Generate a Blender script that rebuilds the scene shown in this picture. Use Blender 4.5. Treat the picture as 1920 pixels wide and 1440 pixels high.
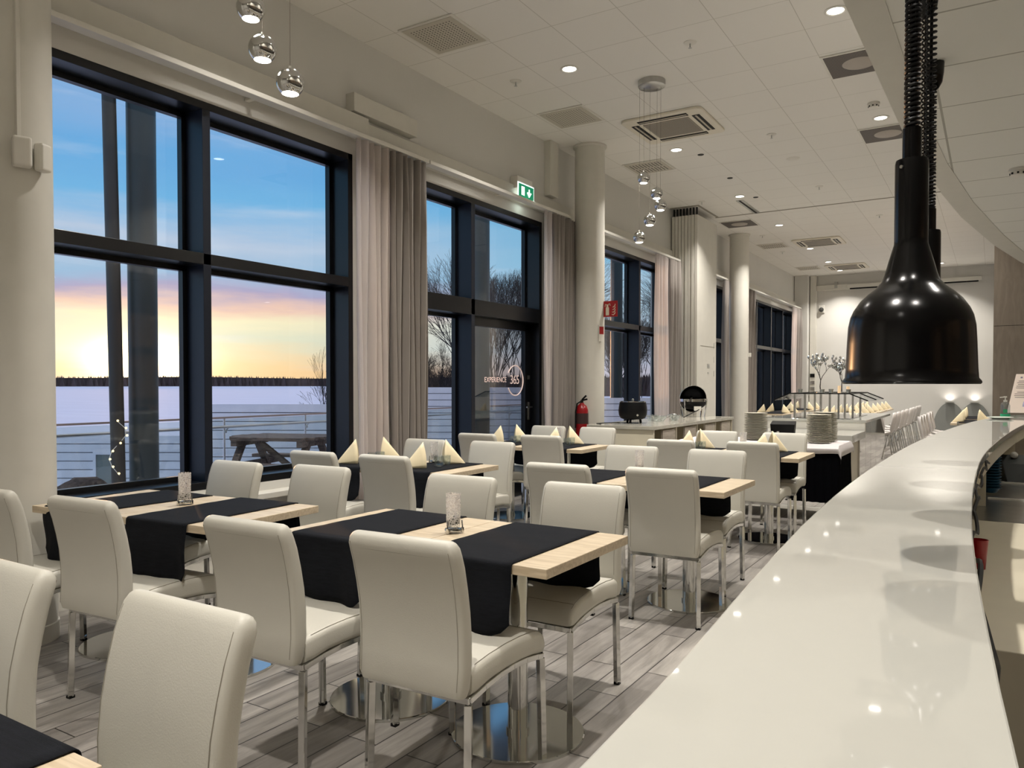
import bpy, bmesh, math, random
from math import sin, cos, pi, radians, sqrt, tan
from mathutils import Vector, Matrix, noise
random.seed(7)
C = bpy.context.scene.collection
S = bpy.context.scene
for o in list(bpy.data.objects): bpy.data.objects.remove(o)

# ---------------------------------------------------------------- camera
cam = bpy.data.cameras.new('camera'); co = bpy.data.objects.new('camera', cam); C.objects.link(co)
co.location = (0, 0, 1.363); co.rotation_euler = (radians(90 - 1.2), 0, radians(32.0))
cam.sensor_width = 36; cam.lens = 1442 / 1920 * 36; cam.shift_y = 30.2 / 1920
cam.clip_start = 0.05; cam.clip_end = 6000
S.camera = co
S.view_settings.view_transform = 'Standard'; S.view_settings.look = 'None'
S.view_settings.gamma = 1; S.view_settings.use_curve_mapping = False
S.view_settings.exposure = 0.0

# ---------------------------------------------------------------- sky
def build_world():
    w = bpy.data.worlds.new('sunset_sky'); S.world = w; w.use_nodes = True
    nt = w.node_tree; nt.nodes.clear(); N = nt.nodes.new; L = nt.links.new
    out = N('ShaderNodeOutputWorld'); bg = N('ShaderNodeBackground'); L(bg.outputs[0], out.inputs[0])
    tc = N('ShaderNodeTexCoord'); sep = N('ShaderNodeSeparateXYZ'); L(tc.outputs['Generated'], sep.inputs[0])
    # cloud-warped elevation
    mp = N('ShaderNodeMapping'); mp.inputs['Scale'].default_value = (2.2, 2.2, 15); L(tc.outputs['Generated'], mp.inputs[0])
    nz = N('ShaderNodeTexNoise'); nz.inputs['Scale'].default_value = 1.6; nz.inputs['Detail'].default_value = 7; nz.inputs['Roughness'].default_value = .58
    L(mp.outputs[0], nz.inputs[0])
    m1 = N('ShaderNodeMath'); m1.operation = 'SUBTRACT'; L(nz.outputs[0], m1.inputs[0]); m1.inputs[1].default_value = .5
    m2 = N('ShaderNodeMath'); m2.operation = 'MULTIPLY_ADD'; L(m1.outputs[0], m2.inputs[0]); m2.inputs[1].default_value = .075; L(sep.outputs[2], m2.inputs[2])
    ramp = N('ShaderNodeValToRGB'); L(m2.outputs[0], ramp.inputs[0])
    cr = ramp.color_ramp
    def s2l(c): return tuple(((v/255)/12.92 if v/255 <= .04045 else ((v/255+.055)/1.055)**2.4) for v in c) + (1,)
    pts = [(0.0, (250, 205, 150)), (.018, (252, 212, 158)), (.05, (226, 226, 200)), (.075, (250, 238, 200)), (.092, (246, 205, 185)), (.112, (178, 168, 200)), (.135, (158, 192, 222)),
           (.17, (190, 205, 226)), (.21, (118, 184, 230)), (.26, (112, 174, 226)), (.30, (138, 178, 224)), (.36, (158, 184, 222)), (.5, (140, 175, 218)), (.62, (235, 240, 255))]
    while len(cr.elements) < len(pts): cr.elements.new(.5)
    for e, (p, c) in zip(cr.elements, pts): e.position = p; e.color = tuple(v*(1.15 if p > .6 else 1) for v in s2l(c)[:3]) + (1,)
    # away from the sun the sky is bluer down to the horizon
    ramp2 = N('ShaderNodeValToRGB'); L(m2.outputs[0], ramp2.inputs[0]); cr = ramp2.color_ramp
    pts = [(0.0, (205, 190, 200)), (.04, (196, 205, 225)), (.10, (190, 215, 232)), (.16, (140, 196, 228)), (.25, (100, 172, 222)), (.5, (120, 165, 215)), (.62, (235, 240, 255))]
    while len(cr.elements) < len(pts): cr.elements.new(.5)
    for e, (p, c) in zip(cr.elements, pts): e.position = p; e.color = tuple(v*(1.15 if p > .6 else 1) for v in s2l(c)[:3]) + (1,)
    sd = Vector((-.937, .594, 0.03)).normalized()
    dot = N('ShaderNodeVectorMath'); dot.operation = 'DOT_PRODUCT'; L(tc.outputs['Generated'], dot.inputs[0]); dot.inputs[1].default_value = sd
    mr = N('ShaderNodeMapRange'); L(dot.outputs['Value'], mr.inputs[0]); mr.inputs[1].default_value = .87; mr.inputs[2].default_value = .985
    mx = N('ShaderNodeMixRGB'); L(mr.outputs[0], mx.inputs[0]); L(ramp2.outputs[0], mx.inputs[1]); L(ramp.outputs[0], mx.inputs[2])
    # thin bright cloud streaks
    mpb = N('ShaderNodeMapping'); mpb.inputs['Scale'].default_value = (3, 3, 26); mpb.inputs['Rotation'].default_value = (0, .12, 0); L(tc.outputs['Generated'], mpb.inputs[0])
    nb = N('ShaderNodeTexNoise'); nb.inputs['Scale'].default_value = 1.3; nb.inputs['Detail'].default_value = 6; L(mpb.outputs[0], nb.inputs[0])
    rb = N('ShaderNodeMapRange'); L(nb.outputs[0], rb.inputs[0]); rb.inputs[1].default_value = .55; rb.inputs[2].default_value = .75; rb.inputs[4].default_value = .45
    mx2 = N('ShaderNodeMixRGB'); L(rb.outputs[0], mx2.inputs[0]); L(mx.outputs[0], mx2.inputs[1]); mx2.inputs[2].default_value = s2l((215, 222, 235))
    # sun glow, wide along the horizon
    vs = N('ShaderNodeVectorMath'); vs.operation = 'SUBTRACT'; L(tc.outputs['Generated'], vs.inputs[0]); vs.inputs[1].default_value = sd
    vm = N('ShaderNodeVectorMath'); vm.operation = 'MULTIPLY'; L(vs.outputs[0], vm.inputs[0]); vm.inputs[1].default_value = (1, 1, 2.1)
    ln = N('ShaderNodeVectorMath'); ln.operation = 'LENGTH'; L(vm.outputs[0], ln.inputs[0])
    def gauss(width, strength):
        a = N('ShaderNodeMath'); a.operation = 'DIVIDE'; L(ln.outputs['Value'], a.inputs[0]); a.inputs[1].default_value = width
        b = N('ShaderNodeMath'); b.operation = 'POWER'; L(a.outputs[0], b.inputs[0]); b.inputs[1].default_value = 2
        c = N('ShaderNodeMath'); c.operation = 'MULTIPLY'; L(b.outputs[0], c.inputs[0]); c.inputs[1].default_value = -1
        d = N('ShaderNodeMath'); d.operation = 'EXPONENT'; L(c.outputs[0], d.inputs[0])
        e = N('ShaderNodeMath'); e.operation = 'MULTIPLY'; L(d.outputs[0], e.inputs[0]); e.inputs[1].default_value = strength
        return e
    g1 = gauss(.13, .6); g2 = gauss(.045, 6.0)
    ad = N('ShaderNodeMath'); ad.operation = 'ADD'; L(g1.outputs[0], ad.inputs[0]); L(g2.outputs[0], ad.inputs[1])
    gc = N('ShaderNodeMixRGB'); gc.blend_type = 'ADD'; gc.inputs[0].default_value = 1; L(mx2.outputs[0], gc.inputs[1])
    gm = N('ShaderNodeVectorMath'); gm.operation = 'SCALE'; gm.inputs[0].default_value = (1, .76, .42); L(ad.outputs[0], gm.inputs['Scale'])
    L(gm.outputs[0], gc.inputs[2])
    # ground side of the dome: dusk snow tone
    gt = N('ShaderNodeMath'); gt.operation = 'GREATER_THAN'; L(sep.outputs[2], gt.inputs[0]); gt.inputs[1].default_value = -.02
    mg = N('ShaderNodeMixRGB'); L(gt.outputs[0], mg.inputs[0]); mg.inputs[1].default_value = (.18, .22, .33, 1); L(gc.outputs[0], mg.inputs[2])
    L(mg.outputs[0], bg.inputs[0]); bg.inputs[1].default_value = 1.05
build_world()

# ---------------------------------------------------------------- sun
sl = bpy.data.lights.new('sun', 'SUN'); so = bpy.data.objects.new('sun', sl); C.objects.link(so)
sl.energy = 1.3; sl.angle = radians(.8); sl.color = (1, .50, .22)
so.rotation_euler = Vector((-.937, .594, .024)).to_track_quat('Z', 'Y').to_euler()

LIGHT_COL = (1.0, .945, .875)
P_DOWN = 44.0; P_BAR = 3.4; P_GLOBE = 1.6
def area_light(x, y, z, power, size=.16, spread=112, col=LIGHT_COL):
    l = bpy.data.lights.new('lamp_light', 'AREA'); l.shape = 'DISK'; l.size = size; l.energy = power; l.color = col; l.spread = radians(spread)
    o = bpy.data.objects.new('lamp_light', l); o.location = (x, y, z); C.objects.link(o); return o

# ---------------------------------------------------------------- helpers
def lin(c): return tuple(((v/255)/12.92 if v/255 <= .04045 else ((v/255+.055)/1.055)**2.4) for v in c)
def mat(name, col, rough=.5, metal=0, spec=.5, var=0, vscale=8, bump=0, bscale=60, coat=0, emit=None, es=0, stretch=(1, 1, 1), alpha=1):
    m = bpy.data.materials.new(name); m.use_nodes = True; nt = m.node_tree; b = nt.nodes['Principled BSDF']
    c = lin(col) if max(col) > 1.5 else col
    b.inputs['Base Color'].default_value = (*c, 1); b.inputs['Roughness'].default_value = rough; b.inputs['Metallic'].default_value = metal
    b.inputs['Specular IOR Level'].default_value = spec; b.inputs['Coat Weight'].default_value = coat; b.inputs['Alpha'].default_value = alpha
    if emit: b.inputs['Emission Color'].default_value = (*emit, 1); b.inputs['Emission Strength'].default_value = es
    N = nt.nodes.new; L = nt.links.new
    tc = N('ShaderNodeTexCoord'); mp = N('ShaderNodeMapping'); mp.inputs['Scale'].default_value = stretch; L(tc.outputs['Object'], mp.inputs[0])
    nz = N('ShaderNodeTexNoise'); nz.inputs['Scale'].default_value = vscale; nz.inputs['Detail'].default_value = 4; L(mp.outputs[0], nz.inputs[0])
    v = var if var else .02
    mr = N('ShaderNodeMapRange'); L(nz.outputs[0], mr.inputs[0]); mr.inputs[1].default_value = .3; mr.inputs[2].default_value = .7; mr.inputs[3].default_value = 1 - v; mr.inputs[4].default_value = 1 + v
    hs = N('ShaderNodeHueSaturation'); hs.inputs['Color'].default_value = (*c, 1); L(mr.outputs[0], hs.inputs['Value']); L(hs.outputs[0], b.inputs['Base Color'])
    if bump:
        n2 = N('ShaderNodeTexNoise'); n2.inputs['Scale'].default_value = bscale; n2.inputs['Detail'].default_value = 3; L(mp.outputs[0], n2.inputs[0])
        bp = N('ShaderNodeBump'); bp.inputs['Strength'].default_value = bump; bp.inputs['Distance'].default_value = .01; L(n2.outputs[0], bp.inputs['Height']); L(bp.outputs[0], b.inputs['Normal'])
    return m

def grid_mat(name, col, linecol, bw, rh, off, mortar=.003, offset=0, rough=.8, rot=0, var=.02, c2=None, wood=False, vec='xy'):
    m = bpy.data.materials.new(name); m.use_nodes = True; nt = m.node_tree; b = nt.nodes['Principled BSDF']; N = nt.nodes.new; L = nt.links.new
    geo = N('ShaderNodeNewGeometry'); sep = N('ShaderNodeSeparateXYZ'); L(geo.outputs['Position'], sep.inputs[0]); cmb = N('ShaderNodeCombineXYZ')
    a, d = {'xy': (0, 1), 'yx': (1, 0), 'yz': (1, 2), 'xz': (0, 2)}[vec]
    L(sep.outputs[a], cmb.inputs[0]); L(sep.outputs[d], cmb.inputs[1])
    mp = N('ShaderNodeMapping'); mp.inputs['Location'].default_value = (off[0], off[1], 0); mp.inputs['Rotation'].default_value = (0, 0, rot); L(cmb.outputs[0], mp.inputs[0])
    br = N('ShaderNodeTexBrick'); br.offset = offset; br.squash = 1; br.inputs['Scale'].default_value = 1; br.inputs['Brick Width'].default_value = bw; br.inputs['Row Height'].default_value = rh
    br.inputs['Mortar Size'].default_value = mortar; br.inputs['Mortar Smooth'].default_value = 0; br.inputs['Bias'].default_value = 0
    L(mp.outputs[0], br.inputs[0]); c = lin(col); c2 = lin(c2) if c2 else tuple(x*(1+var) for x in c)
    br.inputs['Color1'].default_value = (*c, 1); br.inputs['Color2'].default_value = (*c2, 1); br.inputs['Mortar'].default_value = (*lin(linecol), 1)
    if wood:
        mp2 = N('ShaderNodeMapping'); mp2.inputs['Scale'].default_value = (1.6, 14, 1); L(mp.outputs[0], mp2.inputs[0])
        # break the grain at each board by shifting with the board tone
        va = N('ShaderNodeVectorMath'); va.operation = 'MULTIPLY_ADD'; L(br.outputs['Color'], va.inputs[0]); va.inputs[1].default_value = (60, 35, 90); L(mp2.outputs[0], va.inputs[2])
        nz = N('ShaderNodeTexNoise'); nz.inputs['Scale'].default_value = 1.5; nz.inputs['Detail'].default_value = 8; nz.inputs['Roughness'].default_value = .62; nz.inputs['Distortion'].default_value = .6; L(va.outputs[0], nz.inputs[0])
        mr = N('ShaderNodeMapRange'); L(nz.outputs[0], mr.inputs[0]); mr.inputs[1].default_value = .32; mr.inputs[2].default_value = .68; mr.inputs[3].default_value = .66; mr.inputs[4].default_value = 1.22
        hs = N('ShaderNodeHueSaturation'); L(br.outputs['Color'], hs.inputs['Color']); L(mr.outputs[0], hs.inputs['Value']); L(hs.outputs[0], b.inputs['Base Color'])
        bp = N('ShaderNodeBump'); bp.inputs['Strength'].default_value = .15; bp.inputs['Distance'].default_value = .004; L(nz.outputs[0], bp.inputs['Height']); L(bp.outputs[0], b.inputs['Normal'])
    else: L(br.outputs['Color'], b.inputs['Base Color'])
    b.inputs['Roughness'].default_value = rough; return m

def wood_mat(name, c1, c2, scale=(1, 14, 14), rough=.45):
    m = bpy.data.materials.new(name); m.use_nodes = True; nt = m.node_tree; b = nt.nodes['Principled BSDF']; N = nt.nodes.new; L = nt.links.new
    tc = N('ShaderNodeTexCoord'); mp = N('ShaderNodeMapping'); mp.inputs['Scale'].default_value = scale; L(tc.outputs['Object'], mp.inputs[0])
    nz = N('ShaderNodeTexNoise'); nz.inputs['Scale'].default_value = 3; nz.inputs['Detail'].default_value = 6; nz.inputs['Distortion'].default_value = .8; L(mp.outputs[0], nz.inputs[0])
    r = N('ShaderNodeValToRGB'); L(nz.outputs[0], r.inputs[0]); r.color_ramp.elements[0].position = .35; r.color_ramp.elements[1].position = .65
    r.color_ramp.elements[0].color = (*lin(c2), 1); r.color_ramp.elements[1].color = (*lin(c1), 1); L(r.outputs[0], b.inputs['Base Color']); b.inputs['Roughness'].default_value = rough
    return m

def glass_mat(name, tint=(1, 1, 1), refl=.06, rough=0.0, fres=True):
    m = bpy.data.materials.new(name); m.use_nodes = True; nt = m.node_tree; nt.nodes.clear(); N = nt.nodes.new; L = nt.links.new
    o = N('ShaderNodeOutputMaterial'); mx = N('ShaderNodeMixShader'); t = N('ShaderNodeBsdfTransparent'); g = N('ShaderNodeBsdfGlossy')
    t.inputs[0].default_value = (*tint, 1); g.inputs['Roughness'].default_value = rough
    lw = N('ShaderNodeLayerWeight'); lw.inputs[0].default_value = .5
    p = N('ShaderNodeMath'); p.operation = 'POWER'; L(lw.outputs['Facing'], p.inputs[0]); p.inputs[1].default_value = 4
    ma = N('ShaderNodeMath'); ma.operation = 'MULTIPLY_ADD'; L(p.outputs[0], ma.inputs[0]); ma.inputs[1].default_value = .6; ma.inputs[2].default_value = refl; ma.use_clamp = True
    L(ma.outputs[0], mx.inputs[0]); L(t.outputs[0], mx.inputs[1]); L(g.outputs[0], mx.inputs[2]); L(mx.outputs[0], o.inputs[0])
    return m

def sheer_mat(name, col, dens=.6):
    m = bpy.data.materials.new(name); m.use_nodes = True; nt = m.node_tree; nt.nodes.clear(); N = nt.nodes.new; L = nt.links.new
    o = N('ShaderNodeOutputMaterial'); t = N('ShaderNodeBsdfTransparent'); d = N('ShaderNodeBsdfDiffuse'); tr = N('ShaderNodeBsdfTranslucent')
    wv = N('ShaderNodeTexNoise'); wv.inputs['Scale'].default_value = 30; mr = N('ShaderNodeMapRange'); L(wv.outputs[0], mr.inputs[0]); mr.inputs[3].default_value = dens-.04; mr.inputs[4].default_value = dens+.04
    d.inputs[0].default_value = (*col, 1); tr.inputs[0].default_value = (*col, 1)
    a = N('ShaderNodeMixShader'); a.inputs[0].default_value = .55; L(d.outputs[0], a.inputs[1]); L(tr.outputs[0], a.inputs[2])
    b = N('ShaderNodeMixShader'); L(mr.outputs[0], b.inputs[0]); L(t.outputs[0], b.inputs[1]); L(a.outputs[0], b.inputs[2]); L(b.outputs[0], o.inputs[0]); return m

def dots_mat(name, col, hole, pitch, r, mask=None, slots=False):
    """plate with punched holes, object coordinates"""
    m = bpy.data.materials.new(name); m.use_nodes = True; nt = m.node_tree; b = nt.nodes['Principled BSDF']; N = nt.nodes.new; L = nt.links.new
    tc = N('ShaderNodeTexCoord'); sep = N('ShaderNodeSeparateXYZ'); L(tc.outputs['Object'], sep.inputs[0])
    def mth(op, a, bb=None, c=None):
        n = N('ShaderNodeMath'); n.operation = op
        for i, v in enumerate((a, bb, c)):
            if v is None: continue
            if isinstance(v, (int, float)): n.inputs[i].default_value = v
            else: L(v, n.inputs[i])
        return n.outputs[0]
    X, Y = sep.outputs[0], sep.outputs[1]
    fx = mth('SUBTRACT', mth('MODULO', mth('ADD', mth('DIVIDE', X, pitch), 100.0), 1.0), .5)
    fy = mth('SUBTRACT', mth('MODULO', mth('ADD', mth('DIVIDE', Y, pitch * (5 if slots else 1)), 100.0), 1.0), .5)
    if slots:
        h = mth('MULTIPLY', mth('LESS_THAN', mth('ABSOLUTE', fx), r), mth('LESS_THAN', mth('ABSOLUTE', fy), .42))
    else:
        h = mth('LESS_THAN', mth('SQRT', mth('ADD', mth('POWER', fx, 2.0), mth('POWER', fy, 2.0))), r)
    lim = mth('MULTIPLY', mth('LESS_THAN', mth('ABSOLUTE', X), mask), mth('LESS_THAN', mth('ABSOLUTE', Y), mask))
    f = mth('MULTIPLY', h, lim)
    mx = N('ShaderNodeMixRGB'); L(f, mx.inputs[0]); mx.inputs[1].default_value = (*lin(col), 1); mx.inputs[2].default_value = (*lin(hole), 1)
    L(mx.outputs[0], b.inputs['Base Color']); b.inputs['Roughness'].default_value = .6; return m

class MB:
    def __init__(s): s.v = []; s.f = []
    def add(s, vs, fs):
        o = len(s.v); s.v += [tuple(v) for v in vs]; s.f += [tuple(i + o for i in f) for f in fs]; return s
    def box(s, c, d, rz=0, rot=None):
        x, y, z = d[0]/2, d[1]/2, d[2]/2; R = rot if rot else Matrix.Rotation(rz, 3, 'Z'); c = Vector(c)
        vs = [c + R @ Vector(p) for p in [(-x,-y,-z),(x,-y,-z),(x,y,-z),(-x,y,-z),(-x,-y,z),(x,-y,z),(x,y,z),(-x,y,z)]]
        return s.add(vs, [(0,3,2,1),(4,5,6,7),(0,1,5,4),(1,2,6,5),(2,3,7,6),(3,0,4,7)])
    def bb(s, x0, x1, y0, y1, z0, z1): return s.box(((x0+x1)/2, (y0+y1)/2, (z0+z1)/2), (abs(x1-x0), abs(y1-y0), abs(z1-z0)))
    def bar(s, p, q, w, h=None, roll=0):
        """square bar between points"""
        p, q = Vector(p), Vector(q); d = q - p; h = h or w
        R = d.to_track_quat('Z', 'Y').to_matrix() @ Matrix.Rotation(roll, 3, 'Z')
        return s.box((p + q)/2, (w, h, d.length), rot=R)
    def lathe(s, prof, n=32, c=(0,0,0), R=None, cap=True):
        o = len(s.v); c = Vector(c); vs = []; fs = []
        for r, z in prof:
            for i in range(n):
                p = Vector((r*cos(2*pi*i/n), r*sin(2*pi*i/n), z)); vs.append(c + (R @ p if R else p))
        k = len(prof)
        for j in range(k-1):
            for i in range(n): i2 = (i+1) % n; fs.append((j*n+i, j*n+i2, (j+1)*n+i2, (j+1)*n+i))
        if cap:
            if prof[0][0] > 1e-6: fs.append(tuple(range(n))[::-1])
            if prof[-1][0] > 1e-6: fs.append(tuple((k-1)*n+i for i in range(n)))
        return s.add(vs, fs)
    def cyl(s, p, q, r, r2=None, n=16):
        p, q = Vector(p), Vector(q); d = q-p; R = d.to_track_quat('Z', 'Y').to_matrix()
        return s.lathe([(r, 0), (r2 if r2 is not None else r, d.length)], n, p, R)
    def tube(s, pts, r, n=8, rs=None, closed=False):
        pts = [Vector(p) for p in pts]; k = len(pts); vs = []; fs = []; up = None
        for j, p in enumerate(pts):
            a = pts[(j-1) % k] if (j > 0 or closed) else p; b = pts[(j+1) % k] if (j < k-1 or closed) else p
            t = (b-a).normalized()
            if up is None: up = t.orthogonal().normalized()
            up = (up - t*up.dot(t)); up = up.normalized() if up.length > 1e-6 else t.orthogonal().normalized()
            sd = t.cross(up); rr = rs[j] if rs else r
            for i in range(n): vs.append(p + up*rr*cos(2*pi*i/n) + sd*rr*sin(2*pi*i/n))
        for j in range(k if closed else k-1):
            j2 = (j+1) % k
            for i in range(n): i2 = (i+1) % n; fs.append((j*n+i, j*n+i2, j2*n+i2, j2*n+i))
        if not closed: fs.append(tuple(range(n))[::-1]); fs.append(tuple((k-1)*n+i for i in range(n)))
        return s.add(vs, fs)
    def sph(s, c, r, n=24, m=14, sz=1, z0=-1, z1=1):
        a0, a1 = math.asin(z0), math.asin(z1)
        return s.lathe([(max(r*cos(a0+(a1-a0)*j/m), 1e-7 if True else 0), r*sz*sin(a0+(a1-a0)*j/m)) for j in range(m+1)], n, c, cap=True)
    def loft(s, secs):
        """closed loops of equal count"""
        n = len(secs[0]); vs = [p for q in secs for p in q]; fs = []
        for j in range(len(secs)-1):
            for i in range(n): i2 = (i+1) % n; fs.append((j*n+i, j*n+i2, (j+1)*n+i2, (j+1)*n+i))
        fs.append(tuple(range(n))[::-1]); fs.append(tuple((len(secs)-1)*n+i for i in range(n)))
        return s.add(vs, fs)
    def prism(s, poly, z0, z1):
        n = len(poly); vs = [(x, y, z0) for x, y in poly] + [(x, y, z1) for x, y in poly]
        fs = [tuple(range(n))[::-1], tuple(range(n, 2*n))] + [(i, (i+1) % n, n+(i+1) % n, n+i) for i in range(n)]
        return s.add(vs, fs)
    def build(s, name, m, parent=None, smooth=False, bevel=0, seg=2, solid=0, sub=0, loc=None, label=None, kind=None):
        me = bpy.data.meshes.new(name); me.from_pydata(s.v, [], s.f); me.update()
        bm = bmesh.new(); bm.from_mesh(me); bmesh.ops.recalc_face_normals(bm, faces=bm.faces); bm.to_mesh(me); bm.free()
        me.materials.append(m); o = bpy.data.objects.new(name, me); C.objects.link(o)
        if smooth:
            me.polygons.foreach_set('use_smooth', [True]*len(me.polygons))
            me.set_sharp_from_angle(angle=radians(38))
        if solid: md = o.modifiers.new('s', 'SOLIDIFY'); md.thickness = solid; md.offset = 0
        if bevel: md = o.modifiers.new('b', 'BEVEL'); md.width = bevel; md.segments = seg; md.limit_method = 'ANGLE'; md.angle_limit = radians(40); md.harden_normals = False
        if sub: md = o.modifiers.new('u', 'SUBSURF'); md.levels = sub; md.render_levels = sub
        if parent: o.parent = parent
        if loc: o.location = loc
        if label: o['label'] = label
        if kind: o['kind'] = kind
        return o

def thing(name, label, cat, loc=(0,0,0), rz=0, group=None):
    o = bpy.data.objects.new(name, None); C.objects.link(o); o.empty_display_size = .1; o.location = loc; o.rotation_euler = (0, 0, rz)
    o['label'] = label; o['category'] = cat
    if group: o['group'] = group
    return o
def tag(o, label, cat, group=None, kind=None):
    o['label'] = label; o['category'] = cat
    if group: o['group'] = group
    if kind: o['kind'] = kind
    return o
def struct(o): o['kind'] = 'structure'; return o
def kids(o): return KIDS.get(o.name) or [c for c in bpy.data.objects if c.parent == o]
KIDS = {}
def dup(root, loc, rz=None, label=None, group=None):
    if root.name not in KIDS: KIDS[root.name] = [c for c in bpy.data.objects if c.parent == root]
    r = root.copy(); C.objects.link(r); r.location = loc
    if rz is not None: r.rotation_euler = (0, 0, rz)
    if label: r['label'] = label
    if group: r['group'] = group
    for ch in KIDS[root.name]:
        c = ch.copy(); C.objects.link(c); c.parent = r
        if ch.name not in KIDS: KIDS[ch.name] = [g for g in bpy.data.objects if g.parent == ch]
        for g in KIDS[ch.name]:
            d = g.copy(); C.objects.link(d); d.parent = c
    return r
def rrect(w, d, r, n=4):
    pts = []
    for cx, cy, a in ((w/2-r, d/2-r, 0), (-w/2+r, d/2-r, 90), (-w/2+r, -d/2+r, 180), (w/2-r, -d/2+r, 270)):
        for k in range(n+1): t = radians(a + 90*k/n); pts.append((cx + r*cos(t), cy + r*sin(t)))
    return pts

# ---------------------------------------------------------------- materials
M = {}
M['wall'] = mat('wall_paint', (210, 208, 202), .85, var=.015, vscale=2)
M['ceil'] = grid_mat('ceiling_tile', (232, 229, 222), (198, 194, 184), .6, .6, (.19, .27), .003, 0, .9, var=.015)
M['ceil2'] = grid_mat('bar_ceiling_tile', (228, 227, 220), (176, 174, 164), 1.2, .6, (.25, .1), .006, 0, .9, var=.015)
M['trim'] = mat('white_trim', (210, 207, 197), .6)
M['floor'] = grid_mat('plank_floor', (128, 123, 118), (46, 43, 41), .9, .147, (.2, .049), .0028, .37, .42, c2=(166, 161, 154), wood=True, vec='yx')
M['black'] = mat('black_aluminium', (8, 10, 14), .3, spec=.5)
M['navy'] = mat('navy_aluminium', (11, 19, 34), .4)
M['glass'] = glass_mat('window_glass', (.97, .985, .99), .035)
M['cglass'] = glass_mat('clear_glass', (.93, .96, .96), .12)
M['dglass'] = glass_mat('door_glass', (.72, .74, .76), .10)
M['rglass'] = glass_mat('rail_glass', (.89, .94, .93), .07)
M['sheer'] = sheer_mat('sheer_curtain', (.86, .80, .76), .66)
M['grey'] = mat('grey_curtain', (150, 143, 137), .95, bump=.2, bscale=400)
M['leather'] = mat('cream_leather', (197, 194, 183), .42, spec=.4, var=.015, bump=.07, bscale=260)
M['seam'] = mat('stitch_seam', (150, 145, 132), .7)
M['chrome'] = mat('chrome', (.62, .62, .60), .09, 1, bump=0)
M['steel'] = mat('brushed_steel', (.50, .50, .48), .28, 1, var=.08, stretch=(1, 1, 20))
M['table'] = wood_mat('oak_laminate', (214, 198, 172), (190, 172, 145), (2, 22, 22), .38)
M['runner'] = mat('black_cloth', (20, 22, 27), .85, spec=.15, var=.25, vscale=14, bump=.35, bscale=90, stretch=(1, 9, 9))
M['napkin'] = mat('cream_napkin', (240, 226, 190), .9, bump=.05, bscale=500)
M['counter'] = mat('white_quartz', (192, 191, 183), .035, spec=.75, var=.006, vscale=20)
M['cream'] = mat('cream_laminate', (216, 208, 186), .4)
M['white'] = mat('white_plastic', (222, 219, 210), .5)
M['gloss'] = mat('glossy_white', (212, 206, 196), .06, coat=1, spec=1)
M['dark'] = mat('matte_black', (7, 7, 8), .5, spec=.22)
M['lampblack'] = mat('black_enamel', (3, 3, 4), .2, spec=.4)
M['cord'] = mat('black_rubber', (7, 7, 8), .45, spec=.35)
M['red'] = mat('red_paint', (140, 10, 18), .3)
M['sign_red'] = mat('sign_red', (160, 28, 30), .5)
M['green'] = mat('sign_green', (0, 120, 80), .5, emit=lin((0, 150, 105)), es=.55)
M['lit'] = mat('lit_white', (255, 255, 255), .5, emit=(1, .95, .88), es=9)
M['litsign'] = mat('lit_sign_white', (240, 255, 250), .5, emit=(.9, 1, .95), es=1.2)
M['snow'] = mat('snow', (204, 205, 226), .9, var=.04, vscale=.05, stretch=(1, 6, 1))
M['forest'] = mat('dark_forest', (74, 60, 60), 1, var=.35, vscale=.05)
M['bark'] = mat('bark', (38, 32, 30), .95)
M['twig'] = mat('birch_bark', (70, 62, 58), .95)
M['plank'] = grid_mat('white_planks', (196, 192, 198), (120, 116, 124), 3.0, .15, (0, 0), .006, .5, .85, vec='yz', var=.03)
M['greycol'] = mat('green_grey_steel', (48, 58, 60), .4, spec=.4)
M['weather'] = wood_mat('weathered_wood', (120, 104, 92), (70, 60, 55), (2, 12, 12), .8)
M['fur'] = mat('dark_bark', (66, 58, 56), 1, var=.4, vscale=30, bump=1, bscale=40)
M['plate'] = mat('stoneware', (190, 186, 170), .35)
M['navyplate'] = mat('navy_ceramic', (40, 84, 108), .3)
M['cloth'] = mat('white_cloth', (222, 216, 216), .85)
M['skirt'] = mat('black_skirt', (5, 5, 8), .95, spec=.05)
M['candle'] = None
M['woodwall'] = wood_mat('taupe_wood_panel', (146, 134, 120), (132, 121, 108), (6, 1, 1.2), .6)
M['greyvent'] = dots_mat('grey_grille', (112, 104, 98), (52, 48, 46), .012, .34, 1)
M['vent'] = dots_mat('perforated_plate', (196, 190, 176), (62, 57, 50), .031, .22, .22)
M['slot'] = dots_mat('slotted_plate', (196, 190, 176), (60, 56, 48), .045, .16, .22, slots=True)
M['stone'] = mat('stone_top', (176, 172, 160), .12, var=.1, vscale=9)
M['plastic'] = glass_mat('plastic_film', (.9, .9, .9), .3, .25)

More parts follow.
